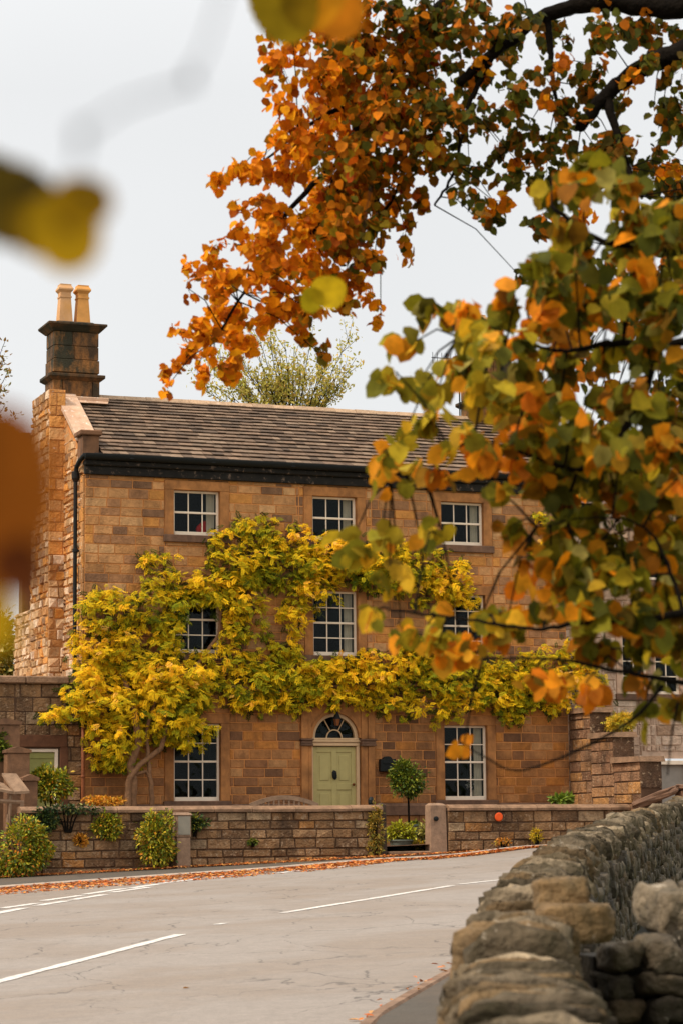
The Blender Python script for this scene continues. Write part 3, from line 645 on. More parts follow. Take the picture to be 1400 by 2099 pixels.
mb = MB(); mb.box(5.02, 5.07, .06, .17, db, 3.48, .004); mb.box(6.05, 6.12, .04, .17, db, 3.48, .004); mb.box(5.0, 6.12, .03, .17, 3.483, 3.56, .008); mb.box(4.99, 6.13, .0, .17, 3.563, 3.61, .008); mb.box(5.01, 6.11, .03, .17, 3.613, 3.655, .006); mb.build('door_frame', CREAM, DR)
def ring(mb, cx, cz, r0, r1, y0, y1, a0=0., a1=math.pi, n=28, col=None):
    v = []
    for i in range(n + 1):
        a = a0 + (a1 - a0) * i / n
        for (r, y) in ((r0, y0), (r1, y0), (r1, y1), (r0, y1)): v.append((cx + r * math.cos(a), y, cz + r * math.sin(a)))
    mb.add(v, [(4 * i + k, 4 * i + 4 + k, 4 * i + 4 + (k + 1) % 4, 4 * i + (k + 1) % 4)[::-1] for i in range(n) for k in range(4)], col)
mb = MB(); ring(mb, cx, 3.657, .455, .525, .05, .15); ring(mb, cx, 3.657, .16, .185, .09, .12, n=18)
for a in (60, 120): 
    ca, sa = math.cos(math.radians(a)), math.sin(math.radians(a)); mb.tube([(cx + .17 * ca, .105, 3.657 + .17 * sa), (cx + .47 * ca, .105, 3.657 + .47 * sa)], .013, 6)
mb.build('fanlight_frame', CREAM, DR)
mb = MB(); n = 24; mb.add([(cx, .13, 3.657)] + [(cx + .5 * math.cos(math.pi * i / n), .13, 3.657 + .5 * math.sin(math.pi * i / n)) for i in range(n + 1)], [(0, i + 1, i + 2)[::-1] for i in range(n)]); mb.build('fanlight_glass', GLASS, DR)
mb = MB(); mb.box(4.9, 6.3, .9, .95, 1, 4.5); mb.build('hall_interior', ROOM, DR)
mb = MB(); n = 32; v = []
for i in range(n + 1):                                             # spandrel round the arch
    a = math.pi * i / n; c, s = math.cos(a), math.sin(a); k = min(.575 / max(abs(c), 1e-6), .66 / max(s, 1e-6))
    for (r, y) in ((.527, -.01), (k, -.01), (.527, .17)): v.append((cx + r * c, y, 3.657 + r * s))
mb.add(v, [(3 * i, 3 * i + 1, 3 * i + 4, 3 * i + 3) for i in range(n)] + [(3 * i, 3 * i + 3, 3 * i + 5, 3 * i + 2) for i in range(n)])
mb.box(4.76, 6.44, -.035, .1, 4.325, 4.5, .01); ring(mb, cx, 3.657, .527, .60, -.025, -.0)
mb.build('arch_stone', TRIM, DR)
for (a, b, c_, d_) in ((4.76, 4.915, 4.92, 5.0), (6.285, 6.44, 6.135, 6.28)):
    mb = MB()
    for z0, z1 in ((1.2, 3.478), (3.635, 4.32)): mb.box(a, b, -.07, .1, z0, z1, .008); mb.box(c_, d_, -.045, .1, z0, z1, .006)
    for z in (1.75, 2.5): pass
    p = mb.build('pilaster', TRIM, DR)
    mb = MB(); mb.box(min(a, c_) - .02, max(b, d_) + .02, -.10, .1, 3.481, 3.52, .006); mb.box(min(a, c_) - .01, max(b, d_) + .01, -.09, .1, 3.523, 3.59, .006); mb.box(min(a, c_) - .03, max(b, d_) + .03, -.115, .1, 3.593, 3.632, .008); mb.build('capital', SILLST, p)
mb = MB(); mb.box(4.9, 6.25, -.5, .1, 1.2, 1.41, .015); mb.build('doorstep', SILLST, DR)
# pendant lantern over the door
lt = thing('door_lantern', 'small dark hanging lantern above the arched fanlight', 'lantern', loc(5.53, .16, 3.95), YAW)
mb = MB(); mb.tube([(0, .12, .3), (0, .02, .36), (0, 0, .30), (0, 0, .2)], .012, 6); mb.lathe([(.02, .26), (.05, .2), (.085, .12), (.09, .1), (.03, .1)], (0, 0, 0), 8); mb.lathe([(.03, -.07), (.055, -.05), (.05, -.04)], (0, 0, 0), 8); 
for k in range(4): a = math.pi / 4 + k * math.pi / 2; mb.tube([(.05 * math.cos(a), .05 * math.sin(a), -.05), (.086 * math.cos(a), .086 * math.sin(a), .11)], .007, 4)
mb.build('housing', BLACKM, lt)
mb = MB(); mb.lathe([(.045, -.045), (.075, .1)], (0, 0, 0), 8); mb.build('lantern_glass', mat('amber_glass', S(150, 90, 50), rough=.2, var=.1, bump=0, trans=.3), lt)
# letter box on the wall
mbx = thing('wall_mailbox', 'black arched top mailbox on the wall right of the door', 'mailbox', loc(6.71, .02, 2.93), YAW)
mb = MB(); mb.box(-.18, .18, -.14, .0, 0, .27, .012); mb.build('box_body', BLACKM, mbx)
mb = MB(); v = []
for i in range(13):
    a = math.pi * i / 12; v += [(.1 * math.cos(a), -.10, .27 + .06 * math.sin(a)), (.1 * math.cos(a), -.01, .27 + .06 * math.sin(a))]
mb.add(v, [(2 * i, 2 * i + 1, 2 * i + 3, 2 * i + 2)[::-1] for i in range(12)] + [tuple(range(0, 26, 2)), tuple(range(25, 0, -2))]); mb.box(-.13, .13, -.155, -.14, .17, .22, .003); mb.build('flap_lid', BLACKM, mbx)
# things behind the glass
mb = MB(); mb.rock((0, 0, .12), [(.17, 0, .02), (0, .05, 0), (-.02, 0, .16)], 3.5, 5, .1); cu = mb.build('cushion', RED, None, True); cu.location = loc(2.80, -.3, 7.99); cu.rotation_euler = (0, math.radians(-38), YAW); tag(cu, 'bright red cushion behind the upper left window', 'cushion')
fl = thing('flower_vase', 'white flowers in a vase inside the right ground floor window', 'vase', loc(8.92, -.34, 2.36), YAW)
mb = MB(); mb.lathe([(.04, 0), (.06, .05), (.05, .12), (.03, .16), (.035, .18)], (0, 0, 0), 14); mb.build('vase_body', WHITE, fl, True)
bush('flowers', fl, [(0, 0, .32, .12, .06, .13)], 130, .07, [S(225, 215, 205), S(120, 130, 90)], [3, 1])
# copper pipe at the left corner
mb = MB(); mb.tube([(-.0, 0, 1.1), (0, 0, 4.6)], .038, 10)
for z in (1.6, 2.8, 4.0): mb.lathe([(.039, 0), (.05, .01), (.05, .05), (.039, .06)], (0, 0, z), 10)
pp = mb.build('waste_pipe', mat('rusty_pipe_paint', S(150, 88, 52), rough=.6, var=.2, bump=.1), H, True); pp.location = (-.03, -.07, 0)
# television aerial by the right hand chimney
an = thing('tv_aerial', 'thin metal television aerial left of the right chimney', 'aerial', loc(9.45, -2.5, 11.2), YAW)
mb = MB(); mb.tube([(.25, 0, .05), (.25, 0, 1.55)], .017, 6); mb.build('mast', BLACKM, an)
mb = MB(); mb.tube([(-.45, 0, 1.45), (.55, 0, 1.45)], .011, 6)
for i, x in enumerate(np.linspace(-.42, .5, 9)): mb.tube([(x, 0, 1.45 - .13), (x, 0, 1.45 + .13)], .007, 5)
mb.build('antenna', BLACKM, an)

# ================================================================== NEIGHBOUR (pale, right)
NB = thing('neighbour_cottage', 'pale grey stone cottage with slate roof half hidden by leaves on the right', 'house', (O[0], O[1], 0), YAW)
n0, n1 = 11.14, 24.
nw = [(12.78, 13.42, 4.72, 6.2), (13.62, 14.26, 4.72, 6.2), (12.4, 13.0, 7.35, 8.3), (13.5, 14.15, 7.35, 8.3), (17, 18, 4.72, 6.2), (17, 18, 7.3, 8.3)]
nd = (13.4, 14.4, 1.2, 3.25)
mb = MB()
for a, b, c, d in rect_minus((n0, n1, GZ, 9.0), [w_[:4] for w_ in nw] + [nd]): mb.quad((a, .55, c), (b, .55, c), (b, .55, d), (a, .55, d))
mb.quad((n1, .55, GZ), (n1, 5, GZ), (n1, 5, 9), (n1, .55, 9)); mb.quad((n0, .55, GZ), (n0, .55, 9), (n0, 5, 9), (n0, 5, GZ)); mb.add([(n1, .55, 9), (n1, 5, 9), (n1, 2.9, 10.4)], [(0, 1, 2)])
nwall = mb.build('wall', mat('pale_mortar', S(190, 160, 136), var=.2, bump=.4), NB)
mb = MB(); PALE = [S(186, 158, 134), S(172, 142, 118), S(156, 124, 98), S(200, 174, 150)]
masonry(mb, (n0, n1, GZ, 9.0), [(a - .16, b + .16, c - .15, d + .16) for a, b, c, d in [w_[:4] for w_ in nw] + [nd]], fmap(.55), course=(.14, .26), length=(.25, .6), gap=.016, dep=.025, jit=.008, cols=PALE, wts=[3, 3, 2, 2])
mb.build('wall_blocks', RUBBLE, nwall)
for a, b, c, d in nw:
    W = bpy.data.objects.new('window', None); COL.objects.link(W); W.parent = NB; s = MB(); y = .55
    s.box(a - .16, a, y - .03, y + .12, c, d, .006); s.box(b, b + .16, y - .03, y + .12, c, d, .006); s.box(a - .16, b + .16, y - .032, y + .12, d + .002, d + .16, .006); s.build('surround', mat('pale_dressed_stone', S(196, 160, 132), var=.2, bump=.3), W)
    s = MB(); s.box(a - .2, b + .2, y - .08, y + .12, c - .15, c - .003, .01); s.build('sill', SILLST, W)
    s = MB(); y0, y1 = y + .05, y + .1; s.box(a, a + .05, y0, y1, c, d, .003); s.box(b - .05, b, y0, y1, c, d, .003); s.box(a + .05, b - .05, y0, y1, d - .05, d, .003); s.box(a + .05, b - .05, y0, y1, c, c + .07, .003)
    s.box((a + b) / 2 - .012, (a + b) / 2 + .012, y0 + .01, y1 - .01, c + .07, d - .05)
    for z in np.linspace(c + .07, d - .05, 5)[1:-1]: s.box(a + .05, b - .05, y0 + .011, y1 - .011, z - .012, z + .012)
    s.build('frame', WHITE, W); s = MB(); s.quad((a, y + .08, c), (b, y + .08, c), (b, y + .08, d), (a, y + .08, d)); s.build('glass', GLASS, W)
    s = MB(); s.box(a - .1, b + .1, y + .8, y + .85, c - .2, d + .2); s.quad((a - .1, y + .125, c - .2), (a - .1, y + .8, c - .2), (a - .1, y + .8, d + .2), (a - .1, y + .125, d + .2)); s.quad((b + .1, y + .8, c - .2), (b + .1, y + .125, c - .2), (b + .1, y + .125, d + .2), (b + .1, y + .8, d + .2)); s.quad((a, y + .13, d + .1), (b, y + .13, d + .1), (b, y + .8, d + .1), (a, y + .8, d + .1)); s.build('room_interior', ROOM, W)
mb = MB(); mb.box(nd[0], nd[0] + .09, .45, .62, 1.2, 3.2, .005); mb.box(nd[1] - .09, nd[1], .45, .62, 1.2, 3.2, .005); mb.box(nd[0] + .09, nd[1] - .09, .45, .62, 3.11, 3.2, .005); fr = mb.build('door_frame', WHITE, NB)
mb = MB(); mb.box(nd[0] + .09, nd[1] - .09, .56, .6, 1.2, 3.11, .005); mb.build('door', mat('grey_door_paint', S(150, 140, 128), var=.1, bump=.1), NB)
mb = MB(); mb.tube([(11.95, .47, 1.2), (11.95, .47, 9.0)], .045, 10); mb.build('downpipe', BLACKM, NB)
mb = MB(); mb.box(n0, n1 + .1, .38, .55, 8.9, 9.02, .01); mb.build('gutter', BLACKM, NB)
nr = slates('roof', n0 + .06, n1 + .1, (.35, 9.0), (2.9, 10.55), 12, NB, cols=[S(150, 124, 106), S(132, 108, 94), S(166, 140, 122)])
mb = MB(); mb.quad((n0 + .06, .4, 9.0), (n1, .4, 9.0), (n1, 2.9, 10.5), (n0 + .06, 2.9, 10.5)); mb.quad((n0 + .06, 2.9, 10.5), (n1, 2.9, 10.5), (n1, 5.3, 9.0), (n0 + .06, 5.3, 9.0)); mb.build('roof_boarding', MATS['roof_under'], nr)

# ================================================================== WALLS ROUND THE GARDEN
def lf(name, label, cat, group=None): return thing(name, label, cat, (O[0], O[1], 0), YAW, group)
# tall side wall left of the house, with a green door
SW = lf('side_wall', 'tall brown stone wall with flat coping and small green door left of the house', 'wall')
mb = MB(); dr_ = (-1.28, -.52, 1.0, 3.40)
for a, b, c, d in rect_minus((-14, -.0, GZ - .3, 4.72), [dr_]): mb.box(a, b, .0, .4, c, d)
b0 = mb.build('wall_core', GMORT, SW)
mb = MB(); masonry(mb, (-14, -.02, GZ - .3, 4.72), [(-1.45, -.35, 1, 3.66)], fmap(0), course=(.2, .3), length=(.3, .7), cols=GW, wts=GWW, gap=.014, dep=.02, jit=.006); mb.build('wall_blocks', GWALL, SW)
mb = MB(); x = -14
while x < -.1:
    x1 = min(x + ru(.8, 1.2), -.03); mb.box(x + .004, x1 - .004, -.12, .5, 4.723, 4.88, .025); x = x1
mb.build('coping', COPE, SW)
mb = MB(); mb.box(-1.45, -.35, -.03, .02, 3.43, 3.68, .01); mb.box(-.5, -.33, -.028, .02, 1., 3.427, .01); mb.box(-1.47, -1.31, -.028, .02, 1., 3.427, .01); mb.build('lintel', mat('dark_lintel_stone', S(100, 64, 42), var=.3, bump=.4), SW)
mb = MB(); mb.box(-.6, -.53, .02, .1, 1., 3.40, .005); mb.box(-1.27, -1.2, .02, .1, 1., 3.40, .005); mb.box(-1.2, -.6, .02, .1, 3.33, 3.40, .005); mb.build('door_frame', WHITE, SW)
mb = MB(); mb.box(-1.2, -.6, .07, .1, 1., 3.33, .0); mb.box(-1.2, -.6, .055, .069, 3.2, 3.327, .003); mb.build('door', mat('green_side_door', S(150, 146, 84), var=.1, bump=.1), SW)
# front garden walls: masonry follows the falling ground
def gwall(name, label, u0, u1, w0, w1, ztop, group):
    T = lf(name, label, 'wall', group); mb = MB(); mb.box(u0, u1, -w1 + .02, -w0 - .02, .1, ztop)
    mb.build('wall_core', GMORT, T); mb = MB()
    masonry(mb, (u0, u1, .3, ztop), [], fmap(-w1 + .02), course=(.155, .23), length=(.28, .62), cols=GW, wts=GWW, gap=.016, dep=.025, jit=.008, bev=.014)
    masonry(mb, (-w1, -w0, .3, ztop), [], lambda a, b, d: (u1 + d, a, b), course=(.18, .24), length=(.4, .5), cols=GW, wts=GWW, gap=.016, dep=.02, jit=.008)
    mb.build('wall_blocks', GWALL, T)
    mb = MB(); x = u0
    while x < u1:
        x1 = x + ru(.75, 1.2); x1 = u1 + .02 if u1 - x1 < .4 else x1; dz = ru(-.006, .006)
        n = 8; prof = [(-w1 - .06, ztop), (-w1 - .065, ztop + .05)] + [(-(w0 + w1) / 2 - (w1 - w0) / 2 * 1.3 * math.cos(t), ztop + .055 + .07 * math.sin(t)) for t in np.linspace(.25, math.pi - .25, n)] + [(-w0 + .065, ztop + .05), (-w0 + .06, ztop)]
        V = [(xx, p[0], p[1] + dz) for xx in (x + .005, x1 - .005) for p in prof]; m_ = len(prof)
        mb.add(V, [(i, i + m_, (i + 1) % m_ + m_, (i + 1) % m_) for i in range(m_)] + [tuple(range(m_)), tuple(reversed(range(m_, 2 * m_)))]); x = x1
    mb.build('coping', COPE, T, False); return T
GWT = 2.06
GWL = gwall('garden_wall', 'long roadside garden wall with rounded coping left of the gate opening', -2.0, 5.46, 2.5, 2.8, GWT, 'roadside garden walls')
GWR = gwall('garden_wall', 'shorter roadside garden wall right of the gate opening with an orange disc', 6.93, 11.09, 2.5, 2.8, GWT, 'roadside garden walls')
# gate posts
def post(u, wd, dp, z1, label, m_):
    P = thing('gate_post', label, 'gate post', loc(u, 2.62, 0), YAW, 'stone gate posts'); mb = MB(); b = gzu(u, 2.6)
    mb.hexa([(-wd / 2, -dp / 2, b - .1), (wd / 2, -dp / 2, b - .1), (wd / 2, dp / 2, b - .1), (-wd / 2, dp / 2, b - .1)], [(-wd / 2 + .01, -dp / 2 + .01, z1 - .05), (wd / 2 - .01, -dp / 2 + .01, z1 - .05), (wd / 2 - .01, dp / 2 - .01, z1 - .05), (-wd / 2 + .01, dp / 2 - .01, z1 - .05)])
    mb.hexa([(-wd / 2 + .01, -dp / 2 + .01, z1 - .049), (wd / 2 - .01, -dp / 2 + .01, z1 - .049), (wd / 2 - .01, dp / 2 - .01, z1 - .049), (-wd / 2 + .01, dp / 2 - .01, z1 - .049)], [(-wd / 2 + .06, -dp / 2 + .07, z1), (wd / 2 - .05, -dp / 2 + .07, z1 - .01), (wd / 2 - .05, dp / 2 - .05, z1), (-wd / 2 + .06, dp / 2 - .05, z1)])
    mb.build('post_shaft', m_, P); return P
PST = mat('gatepost_grit', S(150, 120, 96), var=.3, scale=7, bump=.8, bscale=40, dist=.01, stain=S(84, 66, 52), stain_s=2, stain_a=.7)
post(5.52, .11, .36, 2.23, 'slim dark stone gate post at the ivy covered wall end', mat('dark_gatepost', S(66, 52, 40), var=.3, bump=.6))
gp = post(6.73, .36, .3, 2.22, 'thick square pale stone gate post on the right of the opening', PST)
mb = MB(); mb.lathe([(.045, 0), (.05, .01), (.05, .05), (.02, .06)], (0, 0, 0), 12); mb.v = [(p[0] - .07, -.15 - p[2], p[1] + 1.9) for p in mb.v]; mb.build('iron_pin', BLACKM, gp)
st = lf('gate_step', 'pale worn stone step across the garden gate opening', 'step'); mb = MB(); mb.box(5.6, 6.52, -2.85, -2.45, .95, 1.25, .02); mb.build('slab', COPE, st)
bl = thing('gate_bollard', 'short black post tip poking above the wall beside the gate', 'bollard', loc(5.52, 2.1, 1.2), YAW); mb = MB(); mb.lathe([(.05, 0), (.05, 1.0), (.065, 1.03), (.065, 1.1), (.03, 1.16)], (0, 0, 0), 12); mb.build('stake', BLACKM, bl)
# pier with metal plate, reflector disc
pr = thing('wall_pier', 'stone pier with grey metal plate standing against the garden wall', 'pier', loc(1.2, 2.93, 0), YAW)
mb = MB(); b = gzu(1.2, 2.9); mb.box(-.14, .14, -.13, .13, b - .1, 1.57, .012); mb.box(-.15, .15, -.14, .12, 1.575, 2.0, .012); mb.hexa([(-.17, -.16, 2.003), (.17, -.16, 2.003), (.17, .1, 2.003), (-.17, .1, 2.003)], [(-.15, -.13, 2.04), (.15, -.13, 2.04), (.15, .1, 2.06), (-.15, .1, 2.06)]); mb.build('pier_stone', PST, pr)
mb = MB(); mb.box(-.12, .13, -.152, -.142, 1.62, 1.98, .004); mb.build('metal_plate', PLATE, pr)
rd = thing('reflector_disc', 'round orange disc fixed on the garden wall right of the gate', 'reflector', loc(8.05, 2.81, 1.93), YAW); mb = MB(); mb.lathe([(.085, 0), (.09, .01), (.09, .025), (.07, .035)], (0, 0, 0), 24); mb.v = [(p[0], -p[2] - .015, p[1]) for p in mb.v]; mb.build('disc', ORANGE, rd)
# stepped buttress wall right of the house (runs out to the road)
BW = lf('stepped_wall', 'stepped brown stone wall with slab copings running from house to road', 'wall')
stp = [(0., 1.05, fac(1232, 1461, 1.05)[1], 0), (1.05, 2.1, fac(1280, 1512, 2.1)[1], 0), (2.1, 3.3, fac(1328, 1562, 3.3)[1], 0)]
BU = 11.12; bt = .5
mb = MB(); core = MB()
for (w0, w1, zt, _) in stp:
    core.box(BU + .01, BU + bt, -w1, -w0, .8, zt)
    masonry(mb, (-w1, -w0, 1.0, zt), [], lambda a, b, d: (BU + .01 - d, a, b) , course=(.19, .27), length=(.4, .85), gap=.022, dep=.02, jit=.006, cols=[S(146, 108, 78), S(160, 116, 76), S(128, 92, 66), S(176, 126, 74)], wts=[3, 2, 2, 1])
    mb.box(BU, BU + bt, -w1 - .02, -w1 + .05, zt - .55, zt - .0, .012, S(92, 66, 46))
core.build('wall_core', GMORT, BW); mb.build('wall_blocks', GWALL, BW)
for (w0, w1, zt, _) in stp[:3]:
    c = MB(); c.hexa([(BU - .08, -w1 - .08, zt + .002), (BU + bt + .06, -w1 - .08, zt + .002), (BU + bt + .06, -w0 + .02, zt + .002), (BU - .08, -w0 + .02, zt + .002)], [(BU - .06, -w1 - .05, zt + .11), (BU + bt + .04, -w1 - .05, zt + .12), (BU + bt + .04, -w0 + .02, zt + .15), (BU - .06, -w0 + .02, zt + .13)]); c.build('coping_slab', COPE, BW)
tr_ = thing('stone_slab', 'fallen looking stone coping slabs leaning at the foot of the stepped wall', 'stone slabs', loc(11.35, 3.6, 0), YAW)
mb = MB(); mb.rock((.0, .1, 2.3), [(.40, -.2, .17), (.1, .2, 0), (-.04, 0, .085)], 7, 5, .1); mb.rock((.75, -.2, 2.5), [(.36, 0, -.02), (0, .2, 0), (0, 0, .06)], 6, 4, .05); mb.rock((.7, -.1, 2.2), [(.3, 0, 0), (0, .2, 0), (0, 0, .28)], 6, 3, .05); mb.build('slab_stones', SILLST, tr_)
# left cluster of stone posts and timber frame by the side gate
for (x0, x1, yt, w_, lab) in [(-25, 40, 1473, .9, 'tallest pointed stone pier at the left edge'), (9, 60, 1531, 1.3, 'middle pointed stone pier left of the green door'), (44, 76, 1588, 1.9, 'lowest pointed stone pier touching the garden wall')]:
    ua, zt = fac(x0, yt, w_); ub, _ = fac(x1, yt, w_); g = gzu(ua, w_); P = thing('stone_pier', lab, 'stone pier', loc((ua + ub) / 2, w_, 0), YAW, 'pointed stone piers'); hw = (ub - ua) / 2
    mb = MB(); mb.box(-hw + .02, hw - .02, -.14, .14, g - .1, zt - .13, .012); mb.build('pier_shaft', COPE if False else mat('pier_sandstone', S(120, 86, 60), var=.35, scale=5, bump=.6, stain=S(84, 60, 46), stain_s=3, stain_a=.6), P)
    mb = MB(); V = [(x, y, z) for y in (-.17, .17) for x, z in ((-hw - .01, zt - .128), (hw + .01, zt - .128), (hw + .01, zt - .07), (0, zt + .0), (-hw - .01, zt - .07))]; mb.convex(V, [(0, 1, 2, 3, 4), (5, 6, 7, 8, 9), (0, 1, 6, 5), (1, 2, 7, 6), (2, 3, 8, 7), (3, 4, 9, 8), (4, 0, 5, 9)]); mb.build('pier_cap', MATS['pier_sandstone'], P)
tf = thing('wooden_lychframe', 'weathered timber frame with a sloping board at the left edge', 'wooden frame', loc(-2.25, 2.4, 0), YAW)
fq = lambda x, y, w=2.4: (fac(x, y, w)[0] + 2.25, fac(x, y, w)[1])
a, b, c, d = fq(6, 1585), fq(36, 1586), fq(55, 1622), fq(24, 1624)
mb = MB(); mb.hexa([(a[0], .1, a[1] - .05), (b[0], .1, b[1] - .05), (c[0], -.22, c[1] - .05), (d[0], -.22, d[1] - .05)], [(a[0], .1, a[1]), (b[0], .1, b[1]), (c[0], -.22, c[1]), (d[0], -.22, d[1])]); mb.build('sloping_board', WOOD, tf)
mb = MB(); a, b = fq(-40, 1590), fq(10, 1606); c, d = fq(24, 1624), fq(-40, 1612)
mb.hexa([(a[0], .1, a[1] - .05), (b[0], .1, b[1] - .05), (c[0], -.2, c[1] - .05), (d[0], -.2, d[1] - .05)], [(a[0], .1, a[1]), (b[0], .1, b[1]), (c[0], -.2, c[1]), (d[0], -.2, d[1])]); mb.build('flat_board', WOOD, tf)
mb = MB()
for (x0, y0, x1, y1, t) in [(-50, 1640, 46, 1646, .045), (20, 1622, 16, 1690, .035), (14, 1670, 12, 1700, .03), (-50, 1596, 40, 1630, .03)]:
    a, b = fq(x0, y0), fq(x1, y1); mb.tube([(a[0], -.1, a[1]), (b[0], -.1, b[1])], t, 6)
g = gzu(-2.25, 2.4)
for x in (-.5, .35): mb.box(x - .04, x + .04, -.14, -.06, g, 2.3, .006)
mb.build('timber_posts', WOOD, tf)
# arched garden bench
bn = thing('garden_bench', 'wooden bench with arched top rail just showing over the garden wall', 'bench', loc(3.8, 1.6, 0), YAW)
g = gzu(3.8, 1.6) + .16; ftz = fac(530, 1631, 1.6)[1]; mb = MB(); v = []; hw = .75
for i in range(17):
    t = -1 + 2 * i / 16; zc = ftz - .17 * abs(t) ** 1.8; v += [(t * hw, -.03, zc - .09), (t * hw, -.03, zc), (t * hw, .02, zc), (t * hw, .02, zc - .09)]
mb.add(v, [(4 * i + k, 4 * i + 4 + k, 4 * i + 4 + (k + 1) % 4, 4 * i + (k + 1) % 4)[::-1] for i in range(16) for k in range(4)]); mb.build('top_rail', WOOD, bn)
mb = MB()
for i in range(13): x = -.66 + .11 * i; mb.box(x - .018, x + .018, -.02, .01, g + .45, ftz - .09 - .17 * abs(x / hw) ** 1.8, .004)
mb.build('back_slats', WOOD, bn)
mb = MB(); 
for k in range(4): mb.box(-.75, .75, -.5 + k * .12, -.4 + k * .12, g + .41, g + .44, .004)
mb.build('seat', WOOD, bn)
for x in (-.72, .72):
    for y in (-.46, .0): mb = MB(); mb.box(x - .035, x + .035, y - .03, y + .03, g - .1, g + (.41 if y < -.1 else .9), .005); mb.build('leg', WOOD, bn)

# ================================================================== PLANTS BY THE HOUSE
VY = [S(236, 184, 24), S(210, 172, 22), S(164, 150, 22), S(240, 170, 36), S(108, 116, 20), S(62, 76, 18), S(246, 200, 110)]
vine = lf('wisteria', 'huge yellow green wisteria climbing over the stone house front', 'climbing plant')
blobs = """230 1250 72 50;330 1240 80 42;200 1325 55 60;285 1330 70 70;350 1300 34 50;250 1425 90 60;330 1400 90 55;155 1455 62 28;108 1472 32 14;320 1478 95 50;235 1515 62 45;398 1500 42 36;262 1558 42 24;215 1548 34 30;308 1152 30 16;350 1142 24 9;335 1186 46 22;412 1192 38 24;340 1440 90 50;180 1400 50 50;420 1228 34 22
475 1108 45 34;540 1084 72 26;600 1108 66 34;500 1155 72 50;455 1205 44 42;500 1225 46 55;600 1155 84 50;680 1145 76 48;640 1212 56 46;604 1262 34 34;475 1290 34 44;515 1290 36 22;455 1345 52 40;400 1386 60 34;602 1322 42 28;558 1352 56 28;520 1398 80 45;600 1388 90 45;690 1384 78 40;760 1376 80 44;840 1368 88 46;920 1378 66 55;600 1432 66 25;500 1430 50 25;700 1424 60 28;800 1432 60 28;862 1452 60 34;940 1434 50 38;880 1322 62 20;400 1425 40 24;540 1434 60 26
780 1138 68 42;860 1158 80 46;928 1188 52 44;800 1188 60 32;880 1208 70 34;955 1212 30 30;740 1160 50 46
1045 1390 62 38;1010 1368 40 28;1112 1350 62 28;1100 1410 60 34;1152 1436 38 28;1060 1448 48 22;1052 1470 28 12;1172 1328 24 20;1202 1395 44 40;1160 1395 44 44;1080 1410 44 44;1020 1420 44 40;1180 1350 30 30;1215 1425 30 26;980 1410 40 40;1110 1062 16 24;1106 1110 18 30;1122 1150 20 18"""
T = []      # tufts: u,w,z,tone
for q in blobs.replace('\n', ';').split(';'):
    bx, by, rx, ry = map(float, q.split()); n = max(5, int(math.pi * rx * ry / 165)); k = 0; hue = ru(-.3, .3)
    D_ = .16 + .30 * min(1, min(rx, ry) / 60)
    if bx < 420 and by > 1380: D_ += .35
    while k < n:
        a, b = ru(-1, 1), ru(-1, 1); r2 = a * a + b * b
        if r2 > 1: continue
        x, y = bx + a * rx, by + b * ry; k += 1
        if 383 < x < 448 and 1252 < y < 1332 and rnd() < .93: continue
        if 655 < x < 728 and 1232 < y < 1330 and rnd() < .95: continue
        cl = noise.noise(Vector((x * .045, y * .06, bx * .01)));
        if cl < -.27 and rnd() < .75: continue
        wv = .08 + D_ * math.sqrt(1 - r2) * ru(.3, 1.) * (1 + 1.2 * cl)
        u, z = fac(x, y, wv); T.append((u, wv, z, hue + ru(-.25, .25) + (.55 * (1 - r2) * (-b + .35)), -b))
T = np.array(T); nt_ = len(T); PER = 7
i = np.repeat(np.arange(nt_), PER); n = len(i)
P = np.stack([T[i, 0], -T[i, 1], T[i, 2]], 1) + RNG.normal(0, .04, (n, 3))
ang = RNG.uniform(0, 2 * math.pi, n); X = np.stack([np.cos(ang) * .9, -.65 + .45 * RNG.standard_normal(n), np.sin(ang) * .55 - .3], 1); Nr = np.stack([.3 * RNG.standard_normal(n), -.55 + .3 * RNG.standard_normal(n), .8 + .3 * RNG.standard_normal(n)], 1)
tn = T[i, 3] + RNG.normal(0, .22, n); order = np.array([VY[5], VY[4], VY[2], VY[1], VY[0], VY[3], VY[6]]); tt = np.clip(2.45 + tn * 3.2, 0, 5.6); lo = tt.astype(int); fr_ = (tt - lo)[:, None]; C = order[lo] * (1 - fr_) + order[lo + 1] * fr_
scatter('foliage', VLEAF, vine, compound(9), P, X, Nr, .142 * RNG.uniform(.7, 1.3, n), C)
# darker back layer of leaves near the wall
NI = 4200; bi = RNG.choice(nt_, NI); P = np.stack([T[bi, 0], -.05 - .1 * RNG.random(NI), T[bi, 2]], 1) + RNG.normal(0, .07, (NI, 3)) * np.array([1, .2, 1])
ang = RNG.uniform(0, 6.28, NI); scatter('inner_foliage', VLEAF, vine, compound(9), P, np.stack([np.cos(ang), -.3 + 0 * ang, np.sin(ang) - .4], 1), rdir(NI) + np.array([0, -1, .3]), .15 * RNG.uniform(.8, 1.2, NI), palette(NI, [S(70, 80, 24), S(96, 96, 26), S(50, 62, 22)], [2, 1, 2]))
def vtube(pts, r, parent=vine, m=VINEB):
    P = []; 
    for (x, y, w_) in pts: u, z = fac(x, y, w_); P.append(Vector((u, -w_, z)))
    Q = []
    for a, b in zip(P, P[1:]):
        for k in range(6): q = a.lerp(b, k / 6); Q.append(q + Vector((ru(-.012, .012), ru(-.01, .01), 0)))
    Q.append(P[-1]); mb = MB(); mb.tube(Q, list(np.linspace(r[0], r[1], len(Q))), 8); return mb.build('stem', m, parent, True)
vtube([(270, 1672, .5), (273, 1600, .5), (268, 1570, .5), (285, 1525, .55), (276, 1460, .5), (250, 1380, .3)], (.10, .06))
vtube([(262, 1665, .55), (264, 1600, .55), (285, 1570, .55), (330, 1535, .5), (340, 1500, .45), (335, 1440, .3), (360, 1370, .2)], (.07, .04))
